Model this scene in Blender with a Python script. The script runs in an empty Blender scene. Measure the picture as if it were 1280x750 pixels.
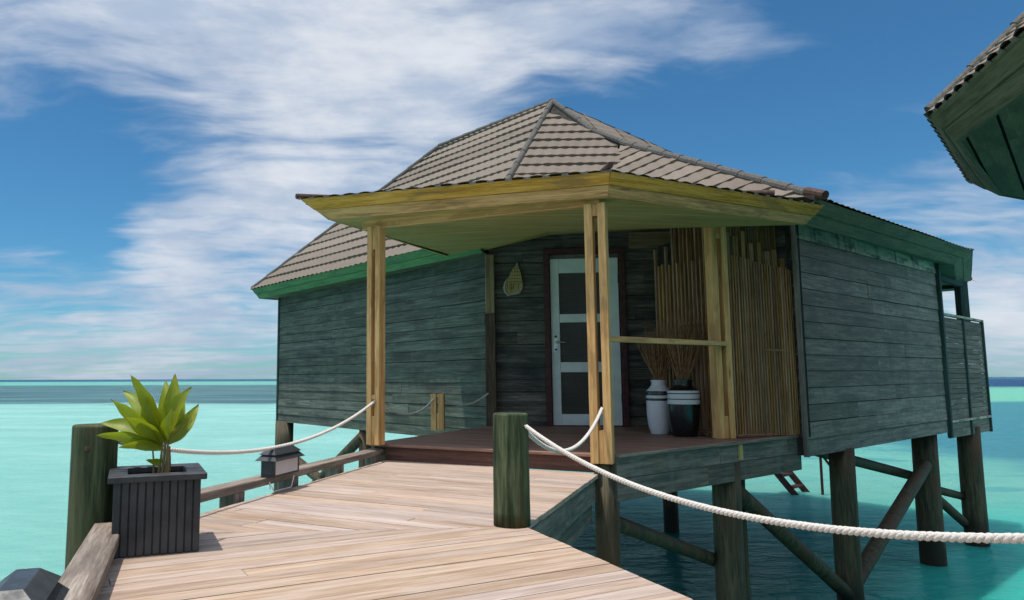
import bpy, bmesh, math, random
from mathutils import Vector as V, Matrix
random.seed(7)
R = math.radians
scene = bpy.context.scene
C = scene.collection

# ------------------------------------------------------------------ camera
cam_d = bpy.data.cameras.new('camera'); cam = bpy.data.objects.new('camera', cam_d); C.objects.link(cam)
cam_d.sensor_width = 36; cam_d.lens = 36*900/1280; cam_d.shift_x = (640-530)/1280
cam_d.clip_start = 0.05; cam_d.clip_end = 20000
th = math.atan(98/900.); rl = R(0.17)
Fw = V((0, math.cos(th), math.sin(th))); Rt = V((1, 0, 0)); Up = Rt.cross(Fw)
Rt, Up = Rt*math.cos(rl)-Up*math.sin(rl), Up*math.cos(rl)+Rt*math.sin(rl)
m = Matrix((Rt, Up, -Fw)).transposed().to_4x4(); m.translation = (0, 0, .73)
cam.matrix_world = m
scene.camera = cam
scene.render.resolution_x = 1024; scene.render.resolution_y = 600

# ------------------------------------------------------------------ sun and exposure
SUN_EL = 77.0
sh = V((-.88, -.47, 0)).normalized()             # horizontal direction towards the sun
sd = V((sh.x*math.cos(R(SUN_EL)), sh.y*math.cos(R(SUN_EL)), math.sin(R(SUN_EL))))
sun_d = bpy.data.lights.new('sun', 'SUN'); sun = bpy.data.objects.new('sun', sun_d); C.objects.link(sun)
sun_d.energy = 3.6; sun_d.angle = R(.55); sun_d.color = (1, .94, .84)
sun.rotation_mode = 'QUATERNION'; sun.rotation_quaternion = sd.to_track_quat('Z', 'Y')
scene.view_settings.view_transform = 'Standard'; scene.view_settings.look = 'None'
scene.view_settings.exposure = 0.06; scene.view_settings.gamma = 1
scene.view_settings.use_curve_mapping = False

# ------------------------------------------------------------------ node helpers
class NT:
    def __init__(s, tree): s.t = tree; s.n = tree.nodes; s.l = tree.links
    def new(s, typ, **kw):
        n = s.n.new(typ)
        for k, v in kw.items(): setattr(n, k, v)
        return n
    def put(s, sock, v):
        if isinstance(v, bpy.types.NodeSocket): s.l.new(v, sock)
        else: sock.default_value = v
    def math(s, op, a, b=0.0, c=0.0, clamp=False):
        n = s.new('ShaderNodeMath', operation=op, use_clamp=clamp)
        for i, v in enumerate((a, b, c)): s.put(n.inputs[i], v)
        return n.outputs[0]
    def vmath(s, op, a, b=(0, 0, 0), sc=1.0):
        n = s.new('ShaderNodeVectorMath', operation=op)
        s.put(n.inputs[0], a); s.put(n.inputs[1], b)
        if op == 'SCALE': s.put(n.inputs['Scale'], sc)
        return n.outputs['Value'] if op in ('LENGTH', 'DISTANCE', 'DOT_PRODUCT') else n.outputs['Vector']
    def noise(s, vec, scale=5, detail=4, rough=.55, dist=0.0, out='Fac'):
        n = s.new('ShaderNodeTexNoise'); s.put(n.inputs['Vector'], vec)
        n.inputs['Scale'].default_value = scale; n.inputs['Detail'].default_value = detail
        n.inputs['Roughness'].default_value = rough; n.inputs['Distortion'].default_value = dist
        return n.outputs[out]
    def ramp(s, fac, stops, interp='LINEAR'):
        n = s.new('ShaderNodeValToRGB'); n.color_ramp.interpolation = interp
        e = n.color_ramp.elements
        while len(e) < len(stops): e.new(.5)
        for el, (p, c) in zip(e, stops):
            el.position = p; el.color = (*c, 1) if len(c) == 3 else c
        s.put(n.inputs[0], fac); return n.outputs[0]
    def step(s, v, a, b, lo=0.0, hi=1.0):
        n = s.new('ShaderNodeMapRange', interpolation_type='SMOOTHSTEP')
        for i, x in enumerate((v, a, b, lo, hi)): s.put(n.inputs[i], x)
        return n.outputs[0]
    def mix(s, f, a, b, mode='MIX'):
        n = s.new('ShaderNodeMix', data_type='RGBA', blend_type=mode)
        s.put(n.inputs['Factor'], f)
        s.put(n.inputs[6], a if isinstance(a, bpy.types.NodeSocket) else (*a, 1))
        s.put(n.inputs[7], b if isinstance(b, bpy.types.NodeSocket) else (*b, 1))
        return n.outputs[2]
    def mapping(s, vec, scale=(1, 1, 1), rot=(0, 0, 0), loc=(0, 0, 0)):
        n = s.new('ShaderNodeMapping'); s.put(n.inputs[0], vec)
        n.inputs['Scale'].default_value = scale; n.inputs['Rotation'].default_value = rot
        n.inputs['Location'].default_value = loc; return n.outputs[0]

# ------------------------------------------------------------------ world: Nishita sky + high cloud
world = bpy.data.worlds.new('World'); scene.world = world; world.use_nodes = True
w = NT(world.node_tree); w.n.clear()
sky = w.new('ShaderNodeTexSky', sky_type='NISHITA', sun_disc=False)
sky.sun_elevation = R(SUN_EL); sky.sun_rotation = math.atan2(sd.x, sd.y)
sky.altitude = 0; sky.air_density = 1.0; sky.dust_density = .25; sky.ozone_density = 3.0
skyc = w.mix(1.0, sky.outputs[0], (.46, .95, 1.17), 'MULTIPLY')
bg = w.new('ShaderNodeBackground'); w.put(bg.inputs[0], skyc); bg.inputs[1].default_value = .086
tc = w.new('ShaderNodeTexCoord'); D = w.vmath('NORMALIZE', tc.outputs['Generated'])
sx = w.new('ShaderNodeSeparateXYZ'); w.put(sx.inputs[0], D)
zz = w.math('MAXIMUM', sx.outputs[2], 0.0)
inv = w.math('DIVIDE', 1.0, w.math('ADD', zz, .13))
P = w.vmath('MULTIPLY', D, (1, 1, 0)); P = w.vmath('SCALE', P, sc=inv)
warp = w.noise(P, 1.3, 3, .5, out='Color'); warp = w.vmath('SUBTRACT', warp, (.5, .5, .5))
Pw = w.vmath('ADD', P, w.vmath('SCALE', warp, sc=.55))
Ps = w.mapping(Pw, scale=(.75, 1.9, 1), rot=(0, 0, R(-28)))
n1 = w.noise(Ps, 1.15, 6, .52); n2 = w.noise(w.mapping(Pw, scale=(1.2, 3.0, 1), rot=(0, 0, R(-36))), 2.0, 6, .56)
n4 = w.noise(w.vmath('MULTIPLY', D, (1, 1, 2.6)), 4.0, 6, .55)
dens = w.math('ADD', w.math('MULTIPLY', n1, .40), w.math('MULTIPLY', n2, .34))
dens = w.math('ADD', dens, w.math('MULTIPLY', n4, .26))
dens = w.math('ADD', w.math('MULTIPLY', w.math('SUBTRACT', dens, .5), 2.3), .53)
def dirpx(x, y):
    return (Fw + Rt*((x-530)/900) + Up*((375-y)/900)).normalized()
# broad banks and clearings of the cloud deck, as directions in the sky
BL0 = [(40, 60, .17, .24), (210, 70, .14, .18), (390, 50, .13, .16), (500, 70, .16, .20), (560, 130, .10, .12), (430, 150, .13, .18),
      (340, 210, .13, .17), (270, 230, .12, .13), (400, 260, .10, .10), (210, 345, .10, .16), (60, 335, .10, .14), (240, 395, .12, .20), (60, 420, .12, .12), (140, 375, .07, -.16), (110, 300, .06, -.12), (310, 330, .06, -.14), (30, 385, .05, -.12),
      (80, 140, .12, -.20), (170, 170, .08, -.20), (285, 145, .09, -.20), (345, 165, .06, -.12), (40, 205, .09, -.18), (250, 300, .06, -.10), (20, 260, .07, -.12), (430, 208, .07, -.22), (130, 285, .07, -.10),
      (640, 40, .12, .04), (800, 110, .14, .10), (920, 60, .12, .10), (720, 150, .10, .06), (960, 210, .20, -.14), (1110, 80, .16, -.12), (850, 170, .10, -.12), (1150, 330, .1, -.05),
      (1200, 275, .13, .20), (1270, 430, .07, .20), (700, -300, .8, .02)]
FILL_CLOUDS = [((0, -.8, .6), 1.3, .30), ((-.5, -.2, .85), .7, .16), ((.9, -.3, .3), .7, .15), ((-.9, -.3, .3), .7, .12)]
BL = [(x, y, s_, a*(1.25 if a < 0 else 1.0)) for x, y, s_, a in BL0]
for x, y, s_, a in BL:
    d = dirpx(x, y)
    dist = w.vmath('DISTANCE', D, tuple(d))
    g = w.step(dist, 0.0, s_*1.6, a*1.15, 0.0)
    dens = w.math('ADD', dens, g)
for d, s_, a in FILL_CLOUDS:   # unseen cloud added behind and above the viewer to raise the fill light
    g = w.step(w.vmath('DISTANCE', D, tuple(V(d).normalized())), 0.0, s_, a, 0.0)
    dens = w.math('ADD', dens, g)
cl = w.step(dens, .36, .92)
cl = w.math('MULTIPLY', cl, .93)
low = w.step(sx.outputs[2], .0, .10, .50, 0.0)
n3 = w.noise(w.vmath('MULTIPLY', D, (1, 1, 6)), 5, 6, .6)
lowc = w.math('MULTIPLY', low, w.step(n3, .3, .62))
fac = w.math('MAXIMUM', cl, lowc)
shade = w.step(w.noise(w.mapping(D, scale=(1, 1, 3.2)), 4.2, 5, .6), .35, .7)
cc = w.mix(shade, (.46, .56, .72), (.84, .87, .92))
cc = w.mix(w.step(sx.outputs[2], .0, .10, .75, 0.0), cc, w.mix(w.step(n3, .4, .66), (.36, .47, .63), (.66, .71, .78)))
bgc = w.new('ShaderNodeBackground'); w.put(bgc.inputs[0], cc)
glow = w.step(w.vmath('DISTANCE', D, tuple(sd)), 0.0, 1.15, 3.4, .92)   # thin cloud is brighter towards the sun
w.put(bgc.inputs[1], glow)
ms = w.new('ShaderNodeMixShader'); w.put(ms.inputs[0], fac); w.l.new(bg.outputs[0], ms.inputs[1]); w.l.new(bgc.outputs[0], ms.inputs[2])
wo = w.new('ShaderNodeOutputWorld'); w.l.new(ms.outputs[0], wo.inputs[0])

# ------------------------------------------------------------------ materials
def newmat(name):
    m = bpy.data.materials.new(name); m.use_nodes = True
    t = NT(m.node_tree); b = t.n['Principled BSDF']
    return m, t, b
def bump(t, b, h, strength=.4, dist=.01):
    n = t.new('ShaderNodeBump'); n.inputs['Strength'].default_value = strength; n.inputs['Distance'].default_value = dist
    t.put(n.inputs['Height'], h); t.l.new(n.outputs[0], b.inputs['Normal'])
def wood(name, cols, var=.35, grain=1.0, rough=.75, blotch=None, blotch_amt=.5, bstr=.5, hue=.0, pole=False, spec=.3, nails=False, stain_scale=1.2, streak=None, wet=False, knots=None):
    m, t, b = newmat(name)
    if pole:
        co = t.new('ShaderNodeTexCoord').outputs['Object']
        g = t.mapping(co, scale=(22*grain, 22*grain, 1.6*grain)); bl = t.mapping(co, scale=(5, 5, 1.1)); fine = t.mapping(co, scale=(90, 90, 6))
    else:
        co = t.new('ShaderNodeUVMap').outputs[0]
        g = t.mapping(co, scale=(1.4*grain, 26*grain, 1)); bl = t.mapping(co, scale=(1.3*stain_scale, 4.5*stain_scale, 1)); fine = t.mapping(co, scale=(8, 120, 1))
    ng = t.noise(g, 1.0, 6, .62, .6); nb = t.noise(bl, 1.0, 5, .6, .3); nf = t.noise(fine, 1.0, 4, .6)
    k = t.math('ADD', t.math('MULTIPLY', ng, .65), t.math('MULTIPLY', nf, .35))
    c = t.ramp(k, [(.39, cols[0]), (.5, cols[1]), (.62, cols[2])])
    if wet:
        pz = t.new('ShaderNodeSeparateXYZ'); t.put(pz.inputs[0], t.new('ShaderNodeTexCoord').outputs['Object'])
        c = t.mix(t.math('MULTIPLY', t.step(t.math('ADD', pz.outputs[2], t.math('MULTIPLY', nb, .5)), -1.12, -1.38), .85), c, (.012, .012, .009))
    if not pole:
        geo = t.new('ShaderNodeNewGeometry').outputs['Random Per Island']
        wn = t.new('ShaderNodeTexWhiteNoise', noise_dimensions='1D'); t.put(wn.inputs['W'], t.math('MULTIPLY', geo, 97.0))
        vv = t.step(geo, 0, 1, 1-var, 1+var*.8)
        hsv = t.new('ShaderNodeHueSaturation'); t.put(hsv.inputs['Value'], vv)
        t.put(hsv.inputs['Saturation'], t.step(wn.outputs['Value'], 0, 1, 1-hue*1.5, 1+hue*1.5))
        t.put(hsv.inputs['Hue'], t.step(wn.outputs['Value'], 0, 1, .5-hue*.05, .5+hue*.05))
        t.put(hsv.inputs['Color'], c); c = hsv.outputs[0]
    if knots:
        vo = t.new('ShaderNodeTexVoronoi'); t.put(vo.inputs['Vector'], t.mapping(co, scale=(1.5, 6.5, 1))); vo.inputs['Scale'].default_value = 1
        kd = t.math('ADD', vo.outputs['Distance'], t.math('MULTIPLY', t.math('SUBTRACT', nf, .5), .12))
        c = t.mix(t.math('MULTIPLY', t.step(kd, .13, .05), .75), c, knots)
        c = t.mix(t.math('MULTIPLY', t.step(nb, .56, .60), .30), c, knots)
    if blotch:
        f = t.math('MULTIPLY', t.step(nb, .46, .66), blotch_amt)
        c = t.mix(f, c, blotch)
    if streak:
        wc = t.new('ShaderNodeTexCoord').outputs['Object']
        sn = t.noise(t.mapping(wc, scale=(7, 7, .9)), 1.0, 5, .65)
        c = t.mix(t.math('MULTIPLY', t.step(sn, .5, .68), streak[1]), c, streak[0])
    t.put(b.inputs['Base Color'], c)
    b.inputs['Specular IOR Level'].default_value = spec
    t.put(b.inputs['Roughness'], t.step(ng, .3, .7, rough-.1, min(1, rough+.1)))
    bump(t, b, t.math('ADD', k, t.math('MULTIPLY', nb, .3)), bstr, .006)
    return m
def plain(name, col, rough=.5, var=.12, scale=12, metal=0, spec=.4, bstr=.1, col2=None):
    m, t, b = newmat(name)
    co = t.new('ShaderNodeTexCoord').outputs['Object']
    n = t.noise(co, scale, 5, .6)
    c2 = col2 or tuple(x*(1-var*2) for x in col)
    t.put(b.inputs['Base Color'], t.mix(t.step(n, .35, .68), col, c2))
    t.put(b.inputs['Roughness'], t.step(n, .3, .7, rough-.08, min(1, rough+.1)))
    b.inputs['Metallic'].default_value = metal; b.inputs['Specular IOR Level'].default_value = spec
    bump(t, b, t.noise(co, scale*6, 3, .6), bstr, .003)
    return m
M = {}
M['deck'] = wood('sunbleached_decking', [(.31, .215, .16), (.41, .30, .235), (.51, .40, .325)], var=.14, grain=1.25, rough=.8, blotch=(.48, .385, .32), blotch_amt=.5, hue=.14, bstr=.35)
M['kerb'] = wood('weathered_kerb_wood', [(.10, .075, .06), (.20, .16, .13), (.33, .28, .235)], var=.2, rough=.85, blotch=(.12, .10, .085), blotch_amt=.6)
M['floor'] = wood('porch_floor_wood', [(.13, .065, .045), (.22, .12, .085), (.31, .185, .14)], var=.15, rough=.55, blotch=(.21, .165, .14), blotch_amt=.4)
M['riser'] = wood('dark_red_step_wood', [(.06, .027, .019), (.10, .046, .033), (.145, .07, .053)], var=.1, rough=.6)
M['pine'] = wood('treated_pine', [(.34, .24, .07), (.50, .375, .13), (.60, .47, .20)], var=.12, rough=.6, blotch=(.31, .19, .06), blotch_amt=.35, bstr=.2)
M['post'] = wood('orange_pine_post', [(.42, .215, .075), (.60, .335, .13), (.72, .44, .19)], var=.12, rough=.6, blotch=(.36, .20, .07), blotch_amt=.35, bstr=.25, knots=(.22, .095, .03))
M['fasc'] = wood('yellow_fascia_board', [(.33, .155, .052), (.57, .305, .11), (.72, .41, .175)], var=.10, rough=.65, blotch=(.30, .18, .07), blotch_amt=.5, knots=(.16, .075, .03), bstr=.25, hue=.1)
M['soffit'] = wood('soffit_ply', [(.28, .175, .052), (.45, .315, .105), (.60, .44, .17)], var=.06, grain=.8, rough=.7, blotch=(.36, .31, .17), blotch_amt=.5, bstr=.15)
M['teal'] = wood('faded_teal_boards', [(.042, .052, .040), (.085, .100, .080), (.155, .17, .138)], var=.15, rough=.85, blotch=(.04, .042, .036), blotch_amt=.7, hue=.1, streak=((.13, .14, .11), .25))
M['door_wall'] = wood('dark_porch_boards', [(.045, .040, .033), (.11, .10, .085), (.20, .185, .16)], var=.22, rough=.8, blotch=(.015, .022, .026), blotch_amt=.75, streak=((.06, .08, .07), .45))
M['grey'] = wood('grey_weatherboard', [(.12, .105, .09), (.215, .195, .168), (.31, .285, .25)], var=.17, rough=.85, blotch=(.11, .11, .10), blotch_amt=.7, hue=.06, streak=((.10, .10, .09), .35))
M['frieze'] = wood('stained_frieze_board', [(.33, .30, .22), (.46, .42, .32), (.58, .53, .41)], var=.1, rough=.85, blotch=(.05, .06, .06), blotch_amt=.8, stain_scale=2, streak=((.03, .035, .04), .8))
M['skirt'] = wood('grey_green_skirt_board', [(.08, .07, .055), (.16, .14, .115), (.25, .22, .185)], var=.2, rough=.85, blotch=(.05, .075, .07), blotch_amt=.6, streak=((.20, .22, .21), .35))
M['green'] = wood('green_painted_fascia', [(.045, .125, .045), (.08, .19, .07), (.14, .25, .11)], var=.15, rough=.7, blotch=(.05, .12, .07), blotch_amt=.6)
M['dgreen'] = wood('faded_green_fascia', [(.09, .085, .045), (.145, .14, .08), (.20, .19, .12)], var=.15, rough=.75, blotch=(.05, .07, .045), blotch_amt=.6)
M['trim'] = wood('dark_green_trim', [(.012, .03, .028), (.025, .055, .05), (.05, .09, .08)], var=.2, rough=.8, blotch=(.03, .03, .025), blotch_amt=.4)
M['oldpost'] = wood('weathered_brown_post', [(.035, .022, .016), (.075, .048, .034), (.12, .085, .06)], var=.2, rough=.85, blotch=(.02, .035, .03), blotch_amt=.7)
M['tan'] = wood('bare_tan_board', [(.14, .10, .055), (.22, .16, .09), (.30, .235, .145)], var=.2, rough=.75, blotch=(.10, .07, .04), blotch_amt=.4)
M['slat'] = wood('brown_bamboo_slat', [(.13, .065, .028), (.28, .155, .072), (.42, .26, .135)], var=.2, rough=.7, hue=.08)
M['screen'] = wood('grey_brown_screen_boards', [(.10, .085, .068), (.18, .155, .125), (.27, .24, .20)], var=.25, rough=.85, blotch=(.08, .08, .07), blotch_amt=.6)
M['pole'] = wood('green_treated_pole', [(.012, .022, .008), (.045, .062, .028), (.115, .135, .070)], rough=.9, blotch=(.10, .078, .040), blotch_amt=.7, pole=True, bstr=.7)
M['pile'] = wood('wet_piling', [(.022, .022, .013), (.062, .056, .032), (.12, .10, .06)], rough=.7, blotch=(.09, .042, .022), blotch_amt=.8, pole=True, wet=True, bstr=.7)
M['red'] = plain('dark_red_door_frame', (.075, .020, .020), .6, .2, 20)
M['door'] = plain('pale_mint_door_paint', (.72, .77, .75), .42, .05, 8)
M['vent'] = plain('dark_louvre_panel', (.10, .09, .082), .4, .06, 3, bstr=0)
M['steel'] = plain('brushed_steel', (.50, .50, .48), .35, .1, 20, metal=.9)
M['black'] = plain('black_metal', (.02, .02, .022), .5, .2, 20)
M['planter'] = plain('charcoal_planter_boards', (.046, .047, .050), .55, .2, 9, bstr=.15)
M['lampcase'] = plain('charcoal_lamp_case', (.040, .045, .052), .42, .15, 25)
M['lampglass'] = plain('frosted_lamp_panel', (.62, .58, .60), .4, .05, 6)
M['soil'] = plain('potting_soil', (.025, .018, .012), .95, .3, 60, bstr=.8)
M['wvase'] = plain('white_glazed_clay', (.58, .58, .60), .3, .04, 8)
M['bvase'] = plain('black_glazed_clay', (.008, .008, .010), .22, .1, 8, spec=.5)
M['stick'] = plain('dry_brown_sticks', (.30, .155, .075), .8, .3, 30, col2=(.14, .07, .035))
M['cap'] = plain('grey_ridge_cap', (.125, .118, .105), .85, .2, 40, bstr=.6)
M['capend'] = plain('brown_cap_end', (.085, .042, .03), .7, .2, 30)
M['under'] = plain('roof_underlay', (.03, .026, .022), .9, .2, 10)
M['ladder'] = plain('dark_red_ladder_timber', (.085, .018, .014), .6, .2, 20)
M['sign'] = wood('carved_sign_wood', [(.22, .15, .05), (.36, .26, .10), (.50, .40, .20)], var=.1, rough=.6, bstr=.3)
M['signrim'] = plain('pale_shell_rim', (.42, .40, .30), .6, .2, 40)
M['bolt'] = plain('rusty_bolt', (.14, .075, .05), .7, .3, 60, metal=.4)

def tilemat(name, cols):
    m, t, b = newmat(name)
    co = t.new('ShaderNodeUVMap').outputs[0]
    sp = t.noise(co, 150, 3, .7); bl = t.noise(co, 1.3, 5, .6); mid = t.noise(t.mapping(co, scale=(3, 14, 1)), 1, 5, .6)
    geo = t.new('ShaderNodeNewGeometry').outputs['Random Per Island']
    c = t.ramp(sp, [(.3, cols[0]), (.5, cols[1]), (.72, cols[2])])
    c = t.mix(t.math('MULTIPLY', t.step(bl, .42, .7), .35), c, cols[3])
    c = t.mix(t.math('MULTIPLY', t.step(mid, .5, .72), .30), c, cols[0])
    hsv = t.new('ShaderNodeHueSaturation'); t.put(hsv.inputs['Value'], t.step(geo, 0, 1, .9, 1.1)); t.put(hsv.inputs['Color'], c)
    t.put(b.inputs['Base Color'], hsv.outputs[0]); b.inputs['Roughness'].default_value = .92; b.inputs['Specular IOR Level'].default_value = .2
    bump(t, b, sp, .5, .004); return m
M['tile'] = tilemat('stone_chip_roof_tile', [(.11, .088, .07), (.215, .176, .143), (.32, .27, .226), (.20, .158, .126)])

def leafmat():
    m, t, b = newmat('cordyline_leaf')
    co = t.new('ShaderNodeUVMap').outputs[0]
    geo = t.new('ShaderNodeNewGeometry').outputs['Random Per Island']
    vein = t.noise(t.mapping(co, scale=(60, 2, 1)), 1, 3, .5)
    c = t.ramp(t.math('ADD', t.math('MULTIPLY', geo, .55), t.math('MULTIPLY', vein, .45)),
               [(.15, (.05, .14, .010)), (.40, (.15, .24, .012)), (.62, (.31, .34, .022)), (.82, (.62, .58, .16))])
    sep = t.new('ShaderNodeSeparateXYZ'); t.put(sep.inputs[0], co)
    c = t.mix(t.math('MULTIPLY', t.step(sep.outputs[1], .9, 1.0), .8), c, (.16, .08, .04))
    edge = t.math('ABSOLUTE', t.math('SUBTRACT', sep.outputs[0], .5))
    c = t.mix(t.step(edge, .03, .0), c, (.30, .27, .10))
    t.put(b.inputs['Base Color'], c); b.inputs['Roughness'].default_value = .38
    tr = t.new('ShaderNodeBsdfTranslucent'); t.put(tr.inputs[0], t.mix(1.0, c, (1.3, 1.3, .5), 'MULTIPLY'))
    mx = t.new('ShaderNodeMixShader'); mx.inputs[0].default_value = .38
    t.l.new(b.outputs[0], mx.inputs[1]); t.l.new(tr.outputs[0], mx.inputs[2])
    t.l.new(mx.outputs[0], t.n['Material Output'].inputs[0])
    bump(t, b, vein, .4, .002); return m
M['leaf'] = leafmat()
def ropemat():
    m, t, b = newmat('white_rope')
    co = t.new('ShaderNodeTexCoord').outputs['Object']
    n = t.noise(co, 260, 3, .6); n2 = t.noise(co, 9, 4, .6)
    c = t.ramp(n, [(.3, (.42, .37, .32)), (.55, (.68, .63, .57)), (.8, (.78, .74, .68))])
    c = t.mix(t.math('MULTIPLY', t.step(n2, .5, .75), .25), c, (.42, .36, .28))
    t.put(b.inputs['Base Color'], c); b.inputs['Roughness'].default_value = .85
    bump(t, b, n, .6, .002); return m
M['rope'] = ropemat()

def watermat():
    m, t, b = newmat('lagoon_water')
    geo = t.new('ShaderNodeNewGeometry').outputs['Position']
    s = t.new('ShaderNodeSeparateXYZ'); t.put(s.inputs[0], geo)
    x, y = s.outputs[0], s.outputs[1]
    flat = t.vmath('MULTIPLY', geo, (1, 1, 0))
    big = t.noise(t.mapping(flat, scale=(.012, .028, 1)), 1, 4, .55)
    med = t.noise(t.mapping(flat, scale=(.10, .22, 1)), 1, 5, .6)
    sml = t.noise(t.mapping(flat, scale=(.9, 1.7, 1)), 1, 5, .62)
    r = t.math('ADD', y, t.math('MULTIPLY', t.math('SUBTRACT', t.math('ADD', big, t.math('MULTIPLY', med, .5)), .75), 34))
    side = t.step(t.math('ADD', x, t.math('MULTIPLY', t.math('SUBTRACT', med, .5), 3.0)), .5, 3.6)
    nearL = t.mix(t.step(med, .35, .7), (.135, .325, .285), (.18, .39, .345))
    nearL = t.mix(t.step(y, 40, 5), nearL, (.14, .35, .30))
    nearR = t.mix(t.step(y, 11, 17), t.mix(t.step(x, 2.8, 6.5), (.005, .16, .135), (.025, .31, .26)), (.085, .26, .215))  # base colour deepened under the villa, lightened rightwards to soften its cast shadow
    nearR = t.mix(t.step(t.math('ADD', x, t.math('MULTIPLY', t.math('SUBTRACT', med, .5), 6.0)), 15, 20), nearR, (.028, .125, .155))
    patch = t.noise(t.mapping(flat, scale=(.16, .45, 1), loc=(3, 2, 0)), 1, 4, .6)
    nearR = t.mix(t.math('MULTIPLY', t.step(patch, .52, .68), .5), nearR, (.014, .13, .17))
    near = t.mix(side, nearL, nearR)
    reef = t.mix(t.step(t.noise(t.mapping(flat, scale=(.03, .10, 1)), 1, 5, .65), .35, .65), (.025, .065, .075), (.06, .125, .135))
    farside = t.step(x, -10, 40)
    band1 = t.mix(farside, reef, (.085, .29, .20))
    sea = t.mix(farside, (.08, .26, .21), (.006, .03, .08))
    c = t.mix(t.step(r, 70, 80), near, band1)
    thr = t.step(farside, 0, 1, 290, 150)
    c = t.mix(t.step(t.math('SUBTRACT', r, thr), 0, 60), c, sea)
    c = t.mix(t.step(y, 650, 900), c, (.012, .055, .10))
    rip = t.step(sml, .35, .72)
    c = t.mix(t.math('MULTIPLY', rip, .22), c, t.mix(1.0, c, (.45, .62, .68), 'MULTIPLY'))
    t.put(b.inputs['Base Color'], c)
    b.inputs['Roughness'].default_value = 1; b.inputs['Specular IOR Level'].default_value = 0
    b.inputs['Subsurface Weight'].default_value = .75; b.inputs['Subsurface Radius'].default_value = (.5, 1.0, 1.0); b.inputs['Subsurface Scale'].default_value = 3.0
    w1 = t.noise(t.mapping(flat, scale=(1.5, 3.4, 1), rot=(0, 0, .3)), 1, 5, .6, .4)
    w2 = t.noise(t.mapping(flat, scale=(.35, .9, 1), rot=(0, 0, -.2)), 1, 4, .55)
    w3 = t.noise(t.mapping(flat, scale=(8, 14, 1)), 1, 3, .6)
    h = t.math('ADD', t.math('ADD', w1, t.math('MULTIPLY', w2, 1.8)), t.math('MULTIPLY', w3, .16))
    bump(t, b, h, .9, .16)
    nb = t.new('ShaderNodeBump'); nb.inputs['Strength'].default_value = 1.0; nb.inputs['Distance'].default_value = .16; t.put(nb.inputs['Height'], h)
    gl = t.new('ShaderNodeBsdfGlossy'); gl.inputs['Roughness'].default_value = .10; t.l.new(nb.outputs[0], gl.inputs['Normal'])
    fr = t.new('ShaderNodeFresnel'); fr.inputs['IOR'].default_value = 1.33; t.l.new(nb.outputs[0], fr.inputs['Normal'])
    mx = t.new('ShaderNodeMixShader'); t.put(mx.inputs[0], t.math('MINIMUM', t.math('MULTIPLY', fr.outputs[0], .36), .22))   # seen through a polariser
    t.l.new(b.outputs[0], mx.inputs[1]); t.l.new(gl.outputs[0], mx.inputs[2]); t.l.new(mx.outputs[0], t.n['Material Output'].inputs[0])
    return m
M['water'] = watermat()

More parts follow.
